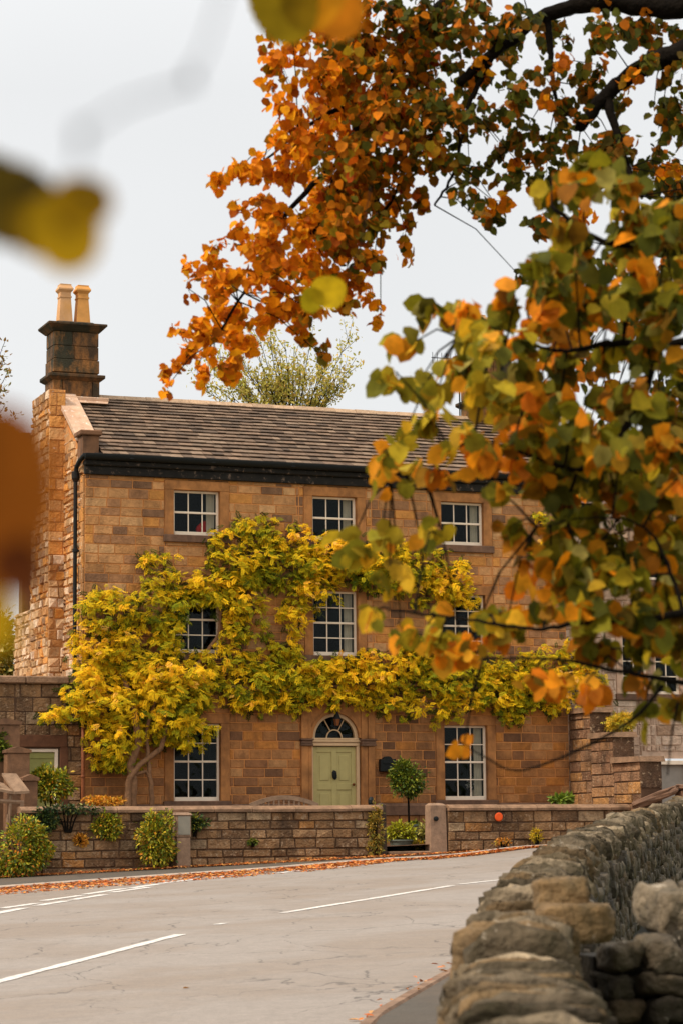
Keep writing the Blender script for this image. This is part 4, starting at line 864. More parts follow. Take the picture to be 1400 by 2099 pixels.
vtube([(312, 1665, .5), (310, 1610, .5), (304, 1560, .5), (300, 1500, .5), (320, 1430, .3)], (.055, .035))
vtube([(272, 1590, .52), (300, 1582, .52), (308, 1600, .5)], (.035, .03))
vtube([(300, 1430, .25), (420, 1400, .2), (560, 1420, .18), (760, 1400, .15), (960, 1410, .15), (1160, 1410, .15)], (.05, .02))
vtube([(330, 1400, .25), (395, 1375, .2), (450, 1300, .15), (455, 1220, .12), (520, 1130, .12), (700, 1160, .12), (940, 1200, .12)], (.045, .02))
vtube([(340, 1390, .3), (352, 1372, .4), (345, 1395, .35), (390, 1430, .3)], (.02, .015))
GR = [S(70, 92, 28), S(112, 124, 30), S(150, 146, 36), S(48, 66, 24)]
GRY = [S(112, 128, 30), S(182, 170, 38), S(216, 172, 44), S(66, 84, 26), S(222, 130, 40)]
def wshrub(name, label, cat, px, py, rx, ry, w, n, size, cols, wts, lobes=7, base=None, group=None, proto=None, depth=.7, single=False):
    u, z = fac(px, py, w); s = 49.5 / FPX; rxm, rzm = rx * s * 1.07, ry * s; g = gzu(u, w) + (.1 if w < 2.5 else .05); base = g if base is None else base
    t = thing(name, label, cat, loc(u, w, base), YAW, group); bl = [(0, 0, z - base, rxm * .8, rxm * depth * .8, rzm * .85)]
    for k in range(lobes): a, b = ru(-.65, .65), ru(-.7, .7); bl.append((a * rxm, ru(-.3, .3) * rxm * depth, z - base + b * rzm, rxm * ru(.3, .45), rxm * .4 * depth, rzm * ru(.25, .4)))
    bush('foliage', t, bl, n, size, cols, wts, proto=proto)
    mb = MB()
    if single: mb.tube([(0, 0, -.3), (.01, 0, .3), (0, 0, z - base)], [.03, .026, .02], 8)
    for k in range(0 if single else 5): a = ru(-.5, .5) * rxm; mb.tube([(a * .2, 0, -.02), (a * .5, ru(-.05, .05), (z - base) * .5), (a, ru(-.1, .1), z - base + rzm * .3)], [.02, .015, .006], 6)
    mb.build('stem', BARK, t); return t
wshrub('topiary_tree', 'round clipped topiary ball on a thin stem right of the door', 'topiary tree', 836, 1600, 38, 40, .8, 3600, .07, GR, [3, 3, 1.5, 2], base=1.5, single=True, depth=.9)
wshrub('shrub', 'green and yellow shrub in front of the small green side door', 'shrub', 108, 1612, 40, 38, 1.2, 2600, .08, GRY, [3, 3, 1, 2, .3])
wshrub('shrub', 'large bright green shrub bulging over the pavement at the left edge', 'shrub', 45, 1742, 56, 62, 3.15, 4200, .075, GRY, [4, 2, 1, 2, .8], lobes=10)
wshrub('shrub', 'pointed yellow green shrub growing against the stone pier with plate', 'shrub', 320, 1722, 40, 56, 3.1, 2800, .07, GRY, [3, 3, 1.5, 2, .5], lobes=9)
wshrub('shrub', 'shrub top poking up at far left edge above the piers', 'shrub', -8, 1525, 22, 32, 1.0, 900, .08, GR, [3, 3, 1, 2])
wshrub('wall_plant', 'yellow green tuft growing out of the garden wall below the coping', 'wall plant', 220, 1694, 34, 26, 2.86, 1200, .065, GRY, [3, 3, 1, 2, .3], base=1.6, depth=.3)
wshrub('wall_plant', 'small orange tuft on the wall face left of the bigger tuft', 'wall plant', 165, 1722, 14, 14, 2.84, 240, .06, [S(206, 150, 44), S(190, 120, 36)], [1, 1], base=1.5, depth=.3, lobes=3)
wshrub('wall_plant', 'dark ivy sprig beside the metal plate under the coping', 'wall plant', 398, 1688, 26, 18, 2.86, 420, .075, [S(44, 66, 30), S(90, 104, 36), S(160, 150, 50)], [3, 2, 1], base=1.6, depth=.25)
wshrub('wall_plant', 'little green weed in the middle of the garden wall', 'wall plant', 519, 1727, 11, 5, 2.85, 160, .05, GR, [1, 2, 1, 1], base=1.4, depth=.3, lobes=3)
wshrub('ivy', 'dark ivy trailing from the coping at the left end of the wall', 'ivy', 90, 1682, 32, 22, 2.86, 620, .08, [S(40, 58, 30), S(64, 84, 36), S(110, 116, 50)], [4, 2, 1], base=1.6, depth=.22)
wshrub('ivy', 'thin ivy fringe hanging under the wall coping', 'ivy', 140, 1660, 68, 8, 2.88, 520, .07, [S(40, 58, 30), S(64, 84, 36), S(130, 126, 60)], [4, 2, 1], base=1.7, depth=.1)
wshrub('ivy', 'yellowing ivy hanging down the wall end next to the slim gate post', 'ivy', 772, 1702, 17, 52, 2.86, 900, .06, [S(190, 150, 52), S(140, 130, 44), S(96, 96, 36), S(214, 176, 90)], [3, 2, 2, 1], base=1.2, depth=.35)
wshrub('flowering_plant', 'low orange leaved plant peeping over the wall below the wisteria', 'plant', 215, 1644, 40, 10, 2.1, 520, .07, [S(212, 140, 36), S(190, 150, 40)], [2, 1], depth=.5)
wshrub('flowering_plant', 'strappy green plant behind the wall coping right of the gate', 'plant', 1151, 1640, 26, 8, 2.2, 300, .12, [S(120, 136, 40), S(90, 110, 36)], [1, 1], depth=.4)
wshrub('wall_plant', 'yellow plant at the wall foot near the drystone wall', 'wall plant', 1100, 1713, 12, 16, 2.95, 240, .06, [S(206, 172, 36), S(170, 150, 36)], [2, 1], base=1.25, depth=.4)
wshrub('flowering_plant', 'yellow leaved sprays of creeper over the stepped wall', 'creeper', 1272, 1482, 32, 15, 1.3, 700, .12, [S(222, 176, 36), S(176, 160, 36), S(110, 120, 30)], [3, 2, 1], base=4.0, depth=.6, proto=compound(7))
wshrub('wall_plant', 'orange weeds at the foot of the right garden wall', 'wall plant', 1030, 1727, 20, 7, 2.98, 260, .05, [S(206, 130, 40), S(150, 130, 40)], [2, 1], base=1.25, depth=.4)
# planters in the gate opening
def planter(px, py0, py1, hw, w, label, fol, n, cols, wts, fl_=False):
    u, z0 = fac(px, py1, w); _, z1 = fac(px, py0, w); s = 48.5 / FPX * 1.07; r = hw * s
    P = thing('planter', label, 'planter', loc(u, w, z0), YAW, 'zinc planters by the gate'); h = z1 - z0
    mb = MB(); mb.lathe([(r * .72, 0), (r * .76, .01), (r * .95, h * .85), (r * 1.04, h * .88), (r * 1.04, h), (r * .93, h), (r * .9, h * .9), (.02, h * .88)], (0, 0, 0), 24); mb.build('pot', ZINC, P, False)
    bush('foliage', P, [(fol[0] * s, 0, h + fol[1] * s, fol[2] * s, fol[2] * s * .7, fol[3] * s), (-fol[2] * .4 * s, 0, h + fol[1] * s * .7, fol[2] * .6 * s, fol[2] * s * .6, fol[3] * .8 * s), (fol[2] * .45 * s, -.05, h + fol[1] * s * .6, fol[2] * .55 * s, fol[2] * s * .5, fol[3] * .8 * s)], n, .075, cols, wts, shell=.2)
    return P
planter(822, 1722, 1744, 25, 1.6, 'wide oval zinc planter of bright yellow green foliage in the gateway', (0, 16, 26, 17), 2200, [S(176, 178, 40), S(206, 196, 50), S(110, 104, 40), S(120, 80, 40)], [3, 2, 2, .6])
planter(884, 1718, 1748, 18, 1.7, 'zinc planter half behind the thick gate post', (-6, 12, 22, 16), 1300, [S(190, 180, 90), S(150, 140, 60), S(110, 100, 60), S(120, 60, 50)], [3, 2, 2, .5])
planter(848, 1690, 1720, 11, 1.0, 'small zinc pot holding the topiary ball stem', (0, 0, 9, 3), 120, GR, [1, 1, 1, 1])
wshrub('flowering_plant', 'yellow leaved seedlings between the zinc planters', 'plant', 857, 1735, 14, 10, 1.8, 420, .06, [S(210, 176, 50), S(150, 130, 46), S(90, 80, 36)], [2, 1, 1], depth=.6)

# leaf litter along the far kerb
def litter(name, n, fn, label, size=.075):
    P = []; 
    while len(P) < n:
        q = fn()
        if q is not None: P.append(q)
    P = np.array(P); n = len(P); Z = np.array([gz(x, y) for x, y, _ in P]) + P[:, 2]; P3 = np.stack([P[:, 0], P[:, 1], Z], 1)
    Nr = rdir(n) * .45 + np.array([0, 0, 1]); ang = RNG.uniform(0, 6.28, n); X = np.stack([np.cos(ang), np.sin(ang), .15 * RNG.standard_normal(n)], 1)
    o = scatter(name, LITTER, None, leaf_oval(), P3, X, Nr, size * RNG.uniform(.6, 1.3, n), palette(n, [S(200, 114, 46), S(176, 92, 38), S(212, 148, 70), S(136, 76, 38), S(184, 88, 38), S(218, 166, 100)], [3, 3, 2, 2, 1, 1]))
    tag(o, label, 'fallen leaves', kind='stuff'); return o
KFP = [np.array(p) for p in kf[1:-2]]
def near_kerb_pt(a, b, taper=True, p0=0, p1=None):
    L = len(KFP) - 1; t = ru(0, L); i = int(t); f = t - i; A, B = KFP[i], KFP[min(i + 1, L)]
    if rnd() > np.linalg.norm(B - A) / 6.5: return None
    q = A * (1 - f) + B * f; d = (B - A); d /= np.linalg.norm(d) + 1e-9; s = ru(a, b) if rnd() < .6 else ru(a, a + (b - a) * .45)
    if taper: s *= 1.0 if q[0] < -3 else max(.12, 1 - (q[0] + 3) / 5.5)
    q = q + np.array([d[1], -d[0]]) * s; return (q[0], q[1], .012 + .03 * rnd() * (1 - abs(s)))
litter('fallen_leaves', 14000, lambda: near_kerb_pt(.0, 2.0), 'drift of orange fallen leaves in the gutter along the far kerb')
def pavept():
    u = ru(-6, 10); w_ = 2.85 + abs(RNG.normal(0, .28)); 
    if w_ > 3.9: return None
    p = loc(u, w_, 0); return (p[0], p[1], -.04 + .05 * (w_ - 2.8) + .03 * rnd())
litter('fallen_leaves', 5200, pavept, 'orange leaves scattered at the foot of the garden wall', .06)
def rdpt():
    if rnd() < .5:
        p = np.array(kn1) * (1 - 0) + (np.array(kn2) - np.array(kn1)) * ru(-.3, 1.3); return (p[0] + RNG.normal(0, .07) - .03, p[1], .06 if rnd() < .4 else .01)
    p = gpt(ru(-100, 900), ru(1790, 2080)); return (p[0], p[1], .008) if rnd() < .04 else None
litter('fallen_leaves', 46, rdpt, 'few scattered leaves on the open road and near kerb', .07)

# ================================================================== DRYSTONE WALLS
def wcurve(t):
    P = WP; n = len(P); i = int(max(0, min(n - 2, math.floor(t)))); f = t - i
    p = [np.array(P[max(0, min(n - 1, i + k))], float) for k in (-1, 0, 1, 2)]
    return .5 * ((2 * p[1]) + (-p[0] + p[2]) * f + (2 * p[0] - 5 * p[1] + 4 * p[2] - p[3]) * f * f + (-p[0] + 3 * p[1] - 3 * p[2] + p[3]) * f ** 3)
TS = [0.]; PT = [wcurve(0)]; NT = 900
for k in range(1, NT + 1): PT.append(wcurve(k / NT * (len(WP) - 1)))
PT = np.array(PT); SL = np.concatenate([[0], np.cumsum(np.linalg.norm(np.diff(PT, axis=0), axis=1))]); TOT = SL[-1]
def wat(s):
    s = max(0, min(TOT - .01, s)); i = min(np.searchsorted(SL, s, 'right') - 1, NT - 1); f = (s - SL[i]) / (SL[i + 1] - SL[i]); p = PT[i] * (1 - f) + PT[i + 1] * f
    a, b = PT[max(0, i - 12)], PT[min(NT, i + 13)]; t = b - a; t /= np.linalg.norm(t); return p, t, np.array([t[1], -t[0]])     # right-hand normal (inner side)
DC = [S(116, 101, 80), S(96, 82, 62), S(136, 119, 95), S(74, 63, 47), S(106, 85, 58)]
def dcol(k=1.): c = np.array(DC[RNG.integers(len(DC))]) * ru(.75, 1.2) * k; return tuple(np.clip(c, .01, .8))
DW = thing('drystone_wall', 'curving drystone wall of grey gritstone with upright coping stones beside the road', 'drystone wall', (0, 0, 0))
HB = .84                                                         # height of the body under the coping
core = MB(); n = 150; V = []
for k in range(n + 1):
    p, t, nn = wat(TOT * k / n); g = gz(*p)
    for (o_, z) in ((-.22, -.1), (-.13, HB), (.11, HB), (.22, -.1)): q = p + nn * o_; V.append((q[0], q[1], g + z))
core.add(V, [(4 * k + j, 4 * k + 4 + j, 4 * k + 5 + j, 4 * k + 1 + j)[::-1] for k in range(n) for j in range(3)]); core.build('wall_core', DRYCORE, DW)
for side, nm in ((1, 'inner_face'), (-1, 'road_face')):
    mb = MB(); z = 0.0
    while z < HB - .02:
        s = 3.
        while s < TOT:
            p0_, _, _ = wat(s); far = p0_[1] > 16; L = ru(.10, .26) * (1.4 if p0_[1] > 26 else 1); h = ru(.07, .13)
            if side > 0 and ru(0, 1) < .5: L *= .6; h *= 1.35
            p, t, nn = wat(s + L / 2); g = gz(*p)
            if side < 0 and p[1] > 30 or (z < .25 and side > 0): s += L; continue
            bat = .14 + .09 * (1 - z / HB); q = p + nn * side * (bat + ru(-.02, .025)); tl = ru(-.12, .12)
            mb.rock((q[0], q[1], g + z + h / 2), [np.array([t[0], t[1], tl]) * L * .5, np.array([nn[0] * side, nn[1] * side, 0]) * .07, np.array([0, 0, 1.]) * h * .54], ru(3.5, 7), 3 if not far else 2, .15, dcol(.5 if side > 0 else .85))  # inner side gets a darker stone colour, standing in for shade under the trees
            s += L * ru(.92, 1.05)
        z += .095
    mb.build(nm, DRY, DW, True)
mb = MB(); s = 2.5; k = 0
while s < TOT:
    p, t, nn = wat(s); th = ru(.028, .062) * (1.5 if p[1] > 24 else 1.15 if p[1] > 14 else 1); g = gz(*p); big = .0
    hw = .165 * ru(.9, 1.12); hh = ru(.06, .15); tl = ru(.2, .6); tt3 = np.array([t[0], t[1], tl]); tt3 /= np.linalg.norm(tt3); up = np.cross(np.array([nn[0], nn[1], ru(-.12, .12)]), tt3); up /= np.linalg.norm(up)
    if up[2] < 0: up = -up
    if p[1] < 7.2: hh = ru(.075, .10); th *= .9; tl = ru(.35, .6)
    if 7.2 < p[1] < 7.6: th *= 1.5; hh = .135
    c = (p[0] + nn[0] * ru(-.02, .02), p[1] + nn[1] * ru(-.02, .02), g + HB + hh * .75)
    mb.rock(c, [tt3 * th * .5, np.array([nn[0], nn[1], ru(-.1, .1)]) * hw, up * hh * 1.15], ru(2.4, 4.), 7 if p[1] < 9 else 6 if p[1] < 18 else 4, .11 if p[1] < 9 else .15, dcol(ru(.65, 1.3))); s += th * ru(1.15, 1.55)
mb.build('coping', DRY, DW, True)
# cross wall meeting it inside
CW = thing('cross_wall', 'rough cross wall of big square stones joining the drystone wall at lower right', 'drystone wall', (0, 0, 0))
A, Bq = np.array([.80, 8.1]), np.array([3.6, 8.9]); tv = (Bq - A) / np.linalg.norm(Bq - A); nv = np.array([tv[1], -tv[0]]); LW = np.linalg.norm(Bq - A)
mb = MB(); v = []
for p in (A, Bq):
    for (o_, z) in ((.09, -.1), (.04, .93), (-.12, .93), (-.14, -.1)): q = p + nv * o_; v.append((q[0], q[1], gz(*q) + z))
mb.convex(v, [(0, 1, 2, 3), (4, 5, 6, 7), (0, 1, 5, 4), (1, 2, 6, 5), (2, 3, 7, 6), (3, 0, 4, 7)]); mb.build('wall_core', DRYCORE, CW)
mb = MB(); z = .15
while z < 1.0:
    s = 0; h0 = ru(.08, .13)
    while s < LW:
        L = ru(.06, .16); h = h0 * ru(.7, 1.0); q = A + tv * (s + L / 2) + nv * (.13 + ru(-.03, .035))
        mb.rock((q[0], q[1], gz(*q) + z + h / 2), [np.array([tv[0], tv[1], ru(-.12, .12)]) * L * .5, np.array([nv[0], nv[1], ru(-.2, .2)]) * .09, np.array([0, 0, 1.]) * h * .5], ru(5, 9), 5, .13, dcol(.5)); s += L * ru(1.0, 1.12)  # tree shade over this face is put into the darkened stone colour
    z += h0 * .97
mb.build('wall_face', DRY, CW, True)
mb = MB(); s = .22
while s < LW:
    L = ru(.08, .15); h = ru(.09, .16); q = A + tv * (s + L / 2) + nv * ru(-.02, .06)
    mb.rock((q[0], q[1], gz(*q) + 1.0 + h * .45), [np.array([tv[0], tv[1], ru(-.15, .15)]) * L * .5, np.array([nv[0], nv[1], ru(-.2, .2)]) * .13, np.array([ru(-.15, .15), 0, 1.]) * h * .55], ru(5, 9), 6, .13, dcol(.68)); s += L * ru(.95, 1.1)
mb.build('top_stones', DRY, CW, True)
for (px, py, hx, hz, Y, lab) in [(1150, 1840, .085, .062, 7.9, 'upper of the two large pale square blocks where the stone walls meet'), (1178, 1893, .115, .062, 7.75, 'lower and wider of the two large pale square blocks where walls meet')]:
    p = at(px, py, Y); mb = MB(); mb.rock((0, 0, 0), [(hx, 0, 0), (0, .1, 0), (0, 0, hz)], 6, 8, .08, S(124, 98, 64)); o_ = mb.build('stone_block', DRY, None, True); o_.location = p; tag(o_, lab, 'stone block', 'large pale wall blocks')
# moss and small leaves on the wall
wp_ = []
mb = None

# ================================================================== TREES
def limb(mb, pts, r0, r1, n=9, wob=.02):
    P = [Vector(p) for p in pts]; Q = []
    for i in range(len(P) - 1):
        p = [P[max(0, i - 1)], P[i], P[i + 1], P[min(len(P) - 1, i + 2)]]
        for k in range(8):
            f = k / 8; Q.append(.5 * ((2 * p[1]) + (-p[0] + p[2]) * f + (2 * p[0] - 5 * p[1] + 4 * p[2] - p[3]) * f * f + (-p[0] + 3 * p[1] - 3 * p[2] + p[3]) * f ** 3) + Vector((ru(-wob, wob), ru(-wob, wob), ru(-wob, wob))))
    Q.append(P[-1]); mb.tube(Q, list(np.geomspace(r0, r1, len(Q))), n); return Q
def crown(parent, spec, leafsize, cols_by, twig_src, mtree, twr=.0024):
    """spec: list of (px,py,Y,rx,ry,n,paletteindex) clusters; each cluster is a spray of drooping twigs carrying leaves"""
    LP = []; LX = []; LC = []; tw = MB(); src = [np.array(q) for q in twig_src]
    for (px, py, Y, rx, ry, n, pi) in spec:
        c = at(px, py, Y); s = Y / FPX; R3 = np.array([rx * s, .5 * (rx + ry) * s * .9 + .15, ry * s]); cols, wts = cols_by[pi]
        d = [np.linalg.norm(q - c) for q in src]; o = src[int(np.argmin(d))]
        if min(d) > .0: 
            mid = (o + c) / 2 + np.array([0, 0, .10 * min(d)]); tw.tube([o, mid, c], [twr * 1.8, twr * 1.3, twr], 5)
        nt2 = max(2, n // 12); base = rdir(nt2) * R3 * .45 + c
        for b in base:
            dv = (b - c) + RNG.normal(0, .3, 3) * R3; dv[2] -= .35 * R3[2]; e = b + dv * ru(.5, 1.1); 
            tw.tube([c * .6 + b * .4, b, e], [twr * .9, twr * .6, twr * .3], 4, cap=False)
            k = max(2, int(n / nt2)); t = RNG.random(k); q = b + (e - b) * t[:, None] * 1.1 + RNG.normal(0, .16, (k, 3)) * R3 + RNG.normal(0, .012, (k, 3))
            LP.append(q); X = RNG.normal(0, .55, (k, 3)) + dv / (np.linalg.norm(dv) + 1e-6) * .5; X[:, 2] -= .55; LX.append(X); LC.append(palette(k, cols, wts, .12))
    P = np.concatenate(LP); X = np.concatenate(LX); C = np.concatenate(LC); n = len(P)
    scatter('foliage', LEAF, parent, leaf_big(), P, X, rdir(n) + np.array([.0, -.7, .2]), leafsize * RNG.uniform(.65, 1.25, n), C, smooth=True)
    tw.build('twigs', BARK, parent)
OR = ([S(226, 136, 8), S(208, 112, 8), S(234, 160, 20), S(160, 80, 14), S(140, 104, 20)], [4, 3, 2.4, 1.8, .9])
ORD = ([S(206, 116, 10), S(150, 92, 14), S(104, 92, 20), S(66, 68, 16), S(160, 62, 12), S(150, 122, 22)], [3.6, 1.8, 1.8, 1.4, .8, 1.4])
DK = ([S(74, 76, 22), S(98, 92, 24), S(54, 56, 18), S(190, 104, 18), S(126, 76, 18)], [3, 2.4, 2, 2, 1])
GN = ([S(96, 94, 20), S(126, 116, 24), S(66, 68, 20), S(176, 150, 32), S(214, 128, 16), S(146, 88, 18), S(172, 158, 80)], [3, 2.6, 2.8, 1.2, 1.7, 1.4, .8])
YG = ([S(176, 150, 36), S(138, 128, 34), S(212, 164, 36), S(104, 102, 30), S(222, 140, 30)], [3, 2.5, 1.4, 1.6, 1.3])
OL = ([S(232, 142, 26), S(226, 162, 40), S(200, 108, 22), S(120, 100, 30)], [3, 2, 2, 1])
# --- tree A: orange crown, about 13 m away
TA = thing('autumn_tree', 'orange and dark green autumn tree filling the upper right of the view', 'tree', (5.2, 12.6, gz(5.2, 12.6)))
TA.location = (0, 0, 0)
mb = MB(); a = lambda x, y, Y: at(x, y, Y)
Q1 = limb(mb, [(5.2, 12.6, .2), (5.1, 12.6, 2.2), (4.8, 12.7, 4.2), (3.9, 12.9, 6.0), (2.9, 13, 7.6)], .30, .14, 12)
b1 = limb(mb, [(4.8, 12.7, 4.2), a(1800, -80, 12.9), a(1420, 98, 13), a(1330, 130, 13), a(1245, 192, 13), a(1190, 260, 13)], .13, .03, 9, .01)
b2 = limb(mb, [(4.3, 12.8, 5.3), a(1700, -200, 12.9), a(1420, 2, 13.2), a(1240, 2, 13.3), a(1120, 30, 13.3), a(1010, 108, 13.3), a(940, 170, 13.3)], .11, .025, 9, .01)
b3 = limb(mb, [a(1120, 30, 13.3), a(1128, 110, 13.3), a(1140, 210, 13.2)], .03, .01, 7, .004)
b4 = limb(mb, [(3.9, 12.9, 6.0), a(1300, -160, 13.4), a(1000, -60, 13.6), a(860, 60, 13.6), a(760, 200, 13.5), a(700, 330, 13.4), a(640, 480, 13.3)], .09, .014, 8, .01)
b5 = limb(mb, [a(860, 60, 13.6), a(800, 180, 13.5), a(830, 330, 13.4), a(780, 450, 13.3)], .03, .008, 7, .008)
b6 = limb(mb, [a(760, 200, 13.5), a(640, 250, 13.4), a(540, 330, 13.3)], .022, .007, 6, .006)
b7 = limb(mb, [a(700, 330, 13.4), a(600, 420, 13.3), a(520, 560, 13.3), a(440, 700, 13.3)], .022, .006, 6, .006)
b8 = limb(mb, [a(1240, 190, 13), a(1300, 400, 12.8), a(1340, 600, 12.6)], .03, .01, 6, .008)
b9 = limb(mb, [a(1010, 108, 13.3), a(960, 220, 13.3), a(930, 350, 13.2), a(890, 420, 13.2)], .02, .006, 6, .006)
mb.build('trunk', BARK, TA, True)
src = [q for B in (b1, b2, b3, b4, b5, b6, b7, b8, b9) for q in B[6:]]
specA = []
def addA(lst, pi, Y0=13.3, dens=1.):
    for q in lst.replace('\n', ';').split(';'):
        x, y, rx, ry = map(float, q.split()); specA.append((x, y, Y0 + ru(-.5, .5), rx, ry, int(math.pi * rx * ry / 92 * dens) + 3, pi))
addA("""600 70 55 50;575 130 40 36;650 150 60 50;560 180 34 18;620 220 55 34;600 262 50 30;560 300 44 22;500 335 50 22;465 365 34 18;540 350 50 30;600 330 55 45;650 280 60 50;700 220 60 60;560 420 50 34;510 440 40 24;480 500 44 26;430 540 44 22;400 545 24 12;540 490 60 44;600 450 60 50;660 400 60 60;480 570 60 34;420 590 44 20;385 590 18 10;540 560 60 44;600 540 60 50;650 480 60 50;500 640 60 34;440 650 50 26;395 665 36 20;360 680 20 14;560 630 50 34;620 610 50 30;480 700 44 22;430 700 50 24;380 710 34 20;355 765 20 26;345 790 16 16;400 760 34 16;440 770 30 16;490 745 40 26;520 720 26 30;600 670 26 20;640 650 24 24;740 600 34 26;780 650 12 24;700 560 50 40;560 60 30 40""", 0, dens=1.2)
addA("""700 60 60 60;760 60 60 60;720 140 60 60;780 160 60 60;740 230 60 60;700 310 60 50;760 320 60 60;740 400 60 50;700 460 60 44;760 470 50 40;720 530 50 34;790 400 44 44;830 470 40 34;820 250 50 50;840 350 44 50;860 420 34 34;700 120 60 60;740 90 60 60;790 230 60 60;760 260 60 60;700 380 50 50;680 440 50 50;730 350 60 60;810 120 60 60;770 400 50 50;860 100 50 60;650 720 20 20;830 80 60 60;620 690 18 14;765 545 22 30;690 620 40 20;850 180 60 50;870 280 50 50;650 640 30 22""", 1, dens=1.1)
addA("""900 60 60 50;870 200 60 60;900 260 50 50;960 380 40 30;1000 230 50 40;960 60 60 40;900 140 60 50;940 230 60 50;980 160 50 40;900 330 44 40;960 320 40 30;1010 60 50 40;1060 100 50 40;1040 180 50 34;1080 260 50 40;1020 290 44 34;1120 160 50 40;1150 60 60 40;1160 240 40 44;1220 60 60 44;1290 50 60 44;1350 60 50 50;1400 140 60 50;1340 220 60 40;1220 130 50 30;1280 300 60 50;1220 300 50 50;1350 320 60 50;1400 240 50 50;1120 340 50 34;1060 380 50 34;1180 360 50 40;1030 440 40 30;970 440 20 22;1090 450 40 30;1300 390 60 40;1390 400 50 50;1080 30 60 30;980 20 60 30;1210 200 50 40;1270 200 40 30;1140 300 30 60;800 20 60 30;880 10 50 30;1310 130 40 40;1060 560 22 12;920 30 40 40""", 2, dens=.95)
addA("""1010 410 34 20;1150 130 34 20;1300 160 44 20;1110 200 20 20;1250 280 34 30;1180 430 34 20;1380 340 34 24;990 130 26 20;1060 330 30 14;1240 60 30 20""", 0, dens=1.)
addA('''1150 480 60 50;1250 560 70 60;1350 560 60 60;1180 620 60 50;1300 680 70 60;1380 760 50 70;1180 760 60 60;1280 840 70 60;1120 840 50 50;1370 900 50 70;1230 940 60 60;1150 960 50 50;1320 1000 60 60;1380 1080 40 60;1240 1060 60 50;1180 1130 40 40;1320 1140 50 50''', 2, 12.2, .4)
addA('''1200 700 40 40;1080 760 40 40;1050 860 30 40;1340 620 40 30;1150 1040 40 30;1260 760 40 30;1360 1010 30 40''', 1, 12.2, .5)
for x, y in [(1460, 60), (1500, 200), (1470, 330), (1480, 450), (1550, 120), (1600, 300), (900, -60), (1050, -70), (1200, -80), (1350, -60), (750, -60), (640, -40), (1600, -40), (1540, 420)]: specA.append((x, y, 13.2, 80, 70, 45, 2))
crown(TA, specA, .056, [OR, ORD, DK], src, None)
# --- tree B: nearer green and gold branches
TB = thing('lime_tree', 'nearer tree with large blurred green and golden leaves down the right side', 'tree', (0, 0, 0))
mb = MB()
limb(mb, [(2.9, 7.4, .2), (2.85, 7.4, 1.6), (2.7, 7.4, 3.0), (2.3, 7.2, 4.3), (1.9, 7.1, 5.2)], .22, .09, 12)
c1 = limb(mb, [(2.7, 7.4, 2.8), a(1700, 640, 7.2), a(1420, 700, 7.0), a(1240, 705, 7.0), a(1160, 720, 7.0), a(1050, 700, 7.0), a(940, 690, 7.0)], .03, .003, 8, .004)
c2 = limb(mb, [(2.75, 7.4, 2.2), a(1700, 1120, 6.8), a(1400, 1255, 6.6), a(1200, 1275, 6.5), a(1100, 1290, 6.5), a(960, 1270, 6.5), a(800, 1250, 6.5)], .02, .003, 8, .003)
c3 = limb(mb, [a(1400, 1400, 6.6), a(1260, 1375, 6.6), a(1140, 1352, 6.5), a(990, 1350, 6.5)], .009, .003, 6, .002)
limb(mb, [(2.8, 7.4, 2.0), a(1700, 1330, 6.7), a(1400, 1400, 6.6)], .02, .009, 6, .003)
c4 = limb(mb, [(2.6, 7.4, 3.3), a(1600, 420, 7.2), a(1400, 470, 7.1), a(1250, 500, 7.1), a(1130, 420, 7.1)], .04, .006, 8, .004)
c5 = limb(mb, [a(1350, 700, 7.0), a(1300, 850, 6.9), a(1200, 960, 6.8), a(1080, 930, 6.8), a(960, 900, 6.8)], .018, .004, 6, .003)
c6 = limb(mb, [a(1400, 1250, 6.6), a(1340, 1100, 6.7), a(1240, 1060, 6.7), a(1100, 1080, 6.7)], .007, .002, 6, .003)
c7 = limb(mb, [a(1360, 1405, 6.6), a(1290, 1480, 6.6), a(1170, 1545, 6.6), a(1060, 1580, 6.6), a(990, 1550, 6.6), a(945, 1525, 6.6)], .006, .002, 5, .001)
c8 = limb(mb, [a(1390, 1440, 6.6), a(1378, 1500, 6.6), a(1368, 1590, 6.6)], .004, .002, 5, .001)
c9 = limb(mb, [a(960, 900, 6.8), a(880, 960, 6.8), a(800, 980, 6.8)], .004, .002, 5, .001)
mb.build('trunk', BARK, TB, True)
srcB = [q for B in (c1, c2, c3, c4, c5, c6, c9) for q in B[4:]]
specB = []
def addB(lst, pi, Y0=6.9, dens=1.):
    for q in lst.replace('\n', ';').split(';'):
        x, y, rx, ry = map(float, q.split()); specB.append((x, y, Y0 + ru(-.35, .35), rx, ry, int(math.pi * rx * ry / 260 * dens) + 3, pi))
addB("""1130 360 60 40;1200 380 60 44;1290 400 60 50;1380 420 50 60;1180 460 60 44;1270 500 70 50;1370 520 60 60;1100 560 60 34;1180 560 60 50;1280 600 70 44;1380 640 60 50;1060 610 44 34;1140 640 60 40;1240 690 60 26;1330 720 60 40;1000 660 40 34;900 650 44 34;950 730 44 30;1050 720 50 50;1150 740 50 30;1390 800 50 60;1320 820 60 50;1100 800 50 50;1180 830 34 44;1260 800 40 26;1080 890 60 44;1180 920 60 44;1280 900 60 60;1380 920 50 60;1120 1000 50 40;1220 1010 60 50;1320 1020 60 60;1390 1040 40 60;1060 1070 44 34;1160 1080 50 40;1260 1100 60 50;1360 1140 50 60;1180 1160 60 44;1290 1200 60 50;1380 1240 50 60;1120 1230 50 34;1220 1260 60 44;1320 1290 60 50;1380 1330 40 44;1040 1270 50 34;1250 1330 50 34;1330 1380 40 24;1400 1420 30 40;1130 1170 50 40;1200 1220 60 40;1340 1220 60 60""", 0, dens=1.25)
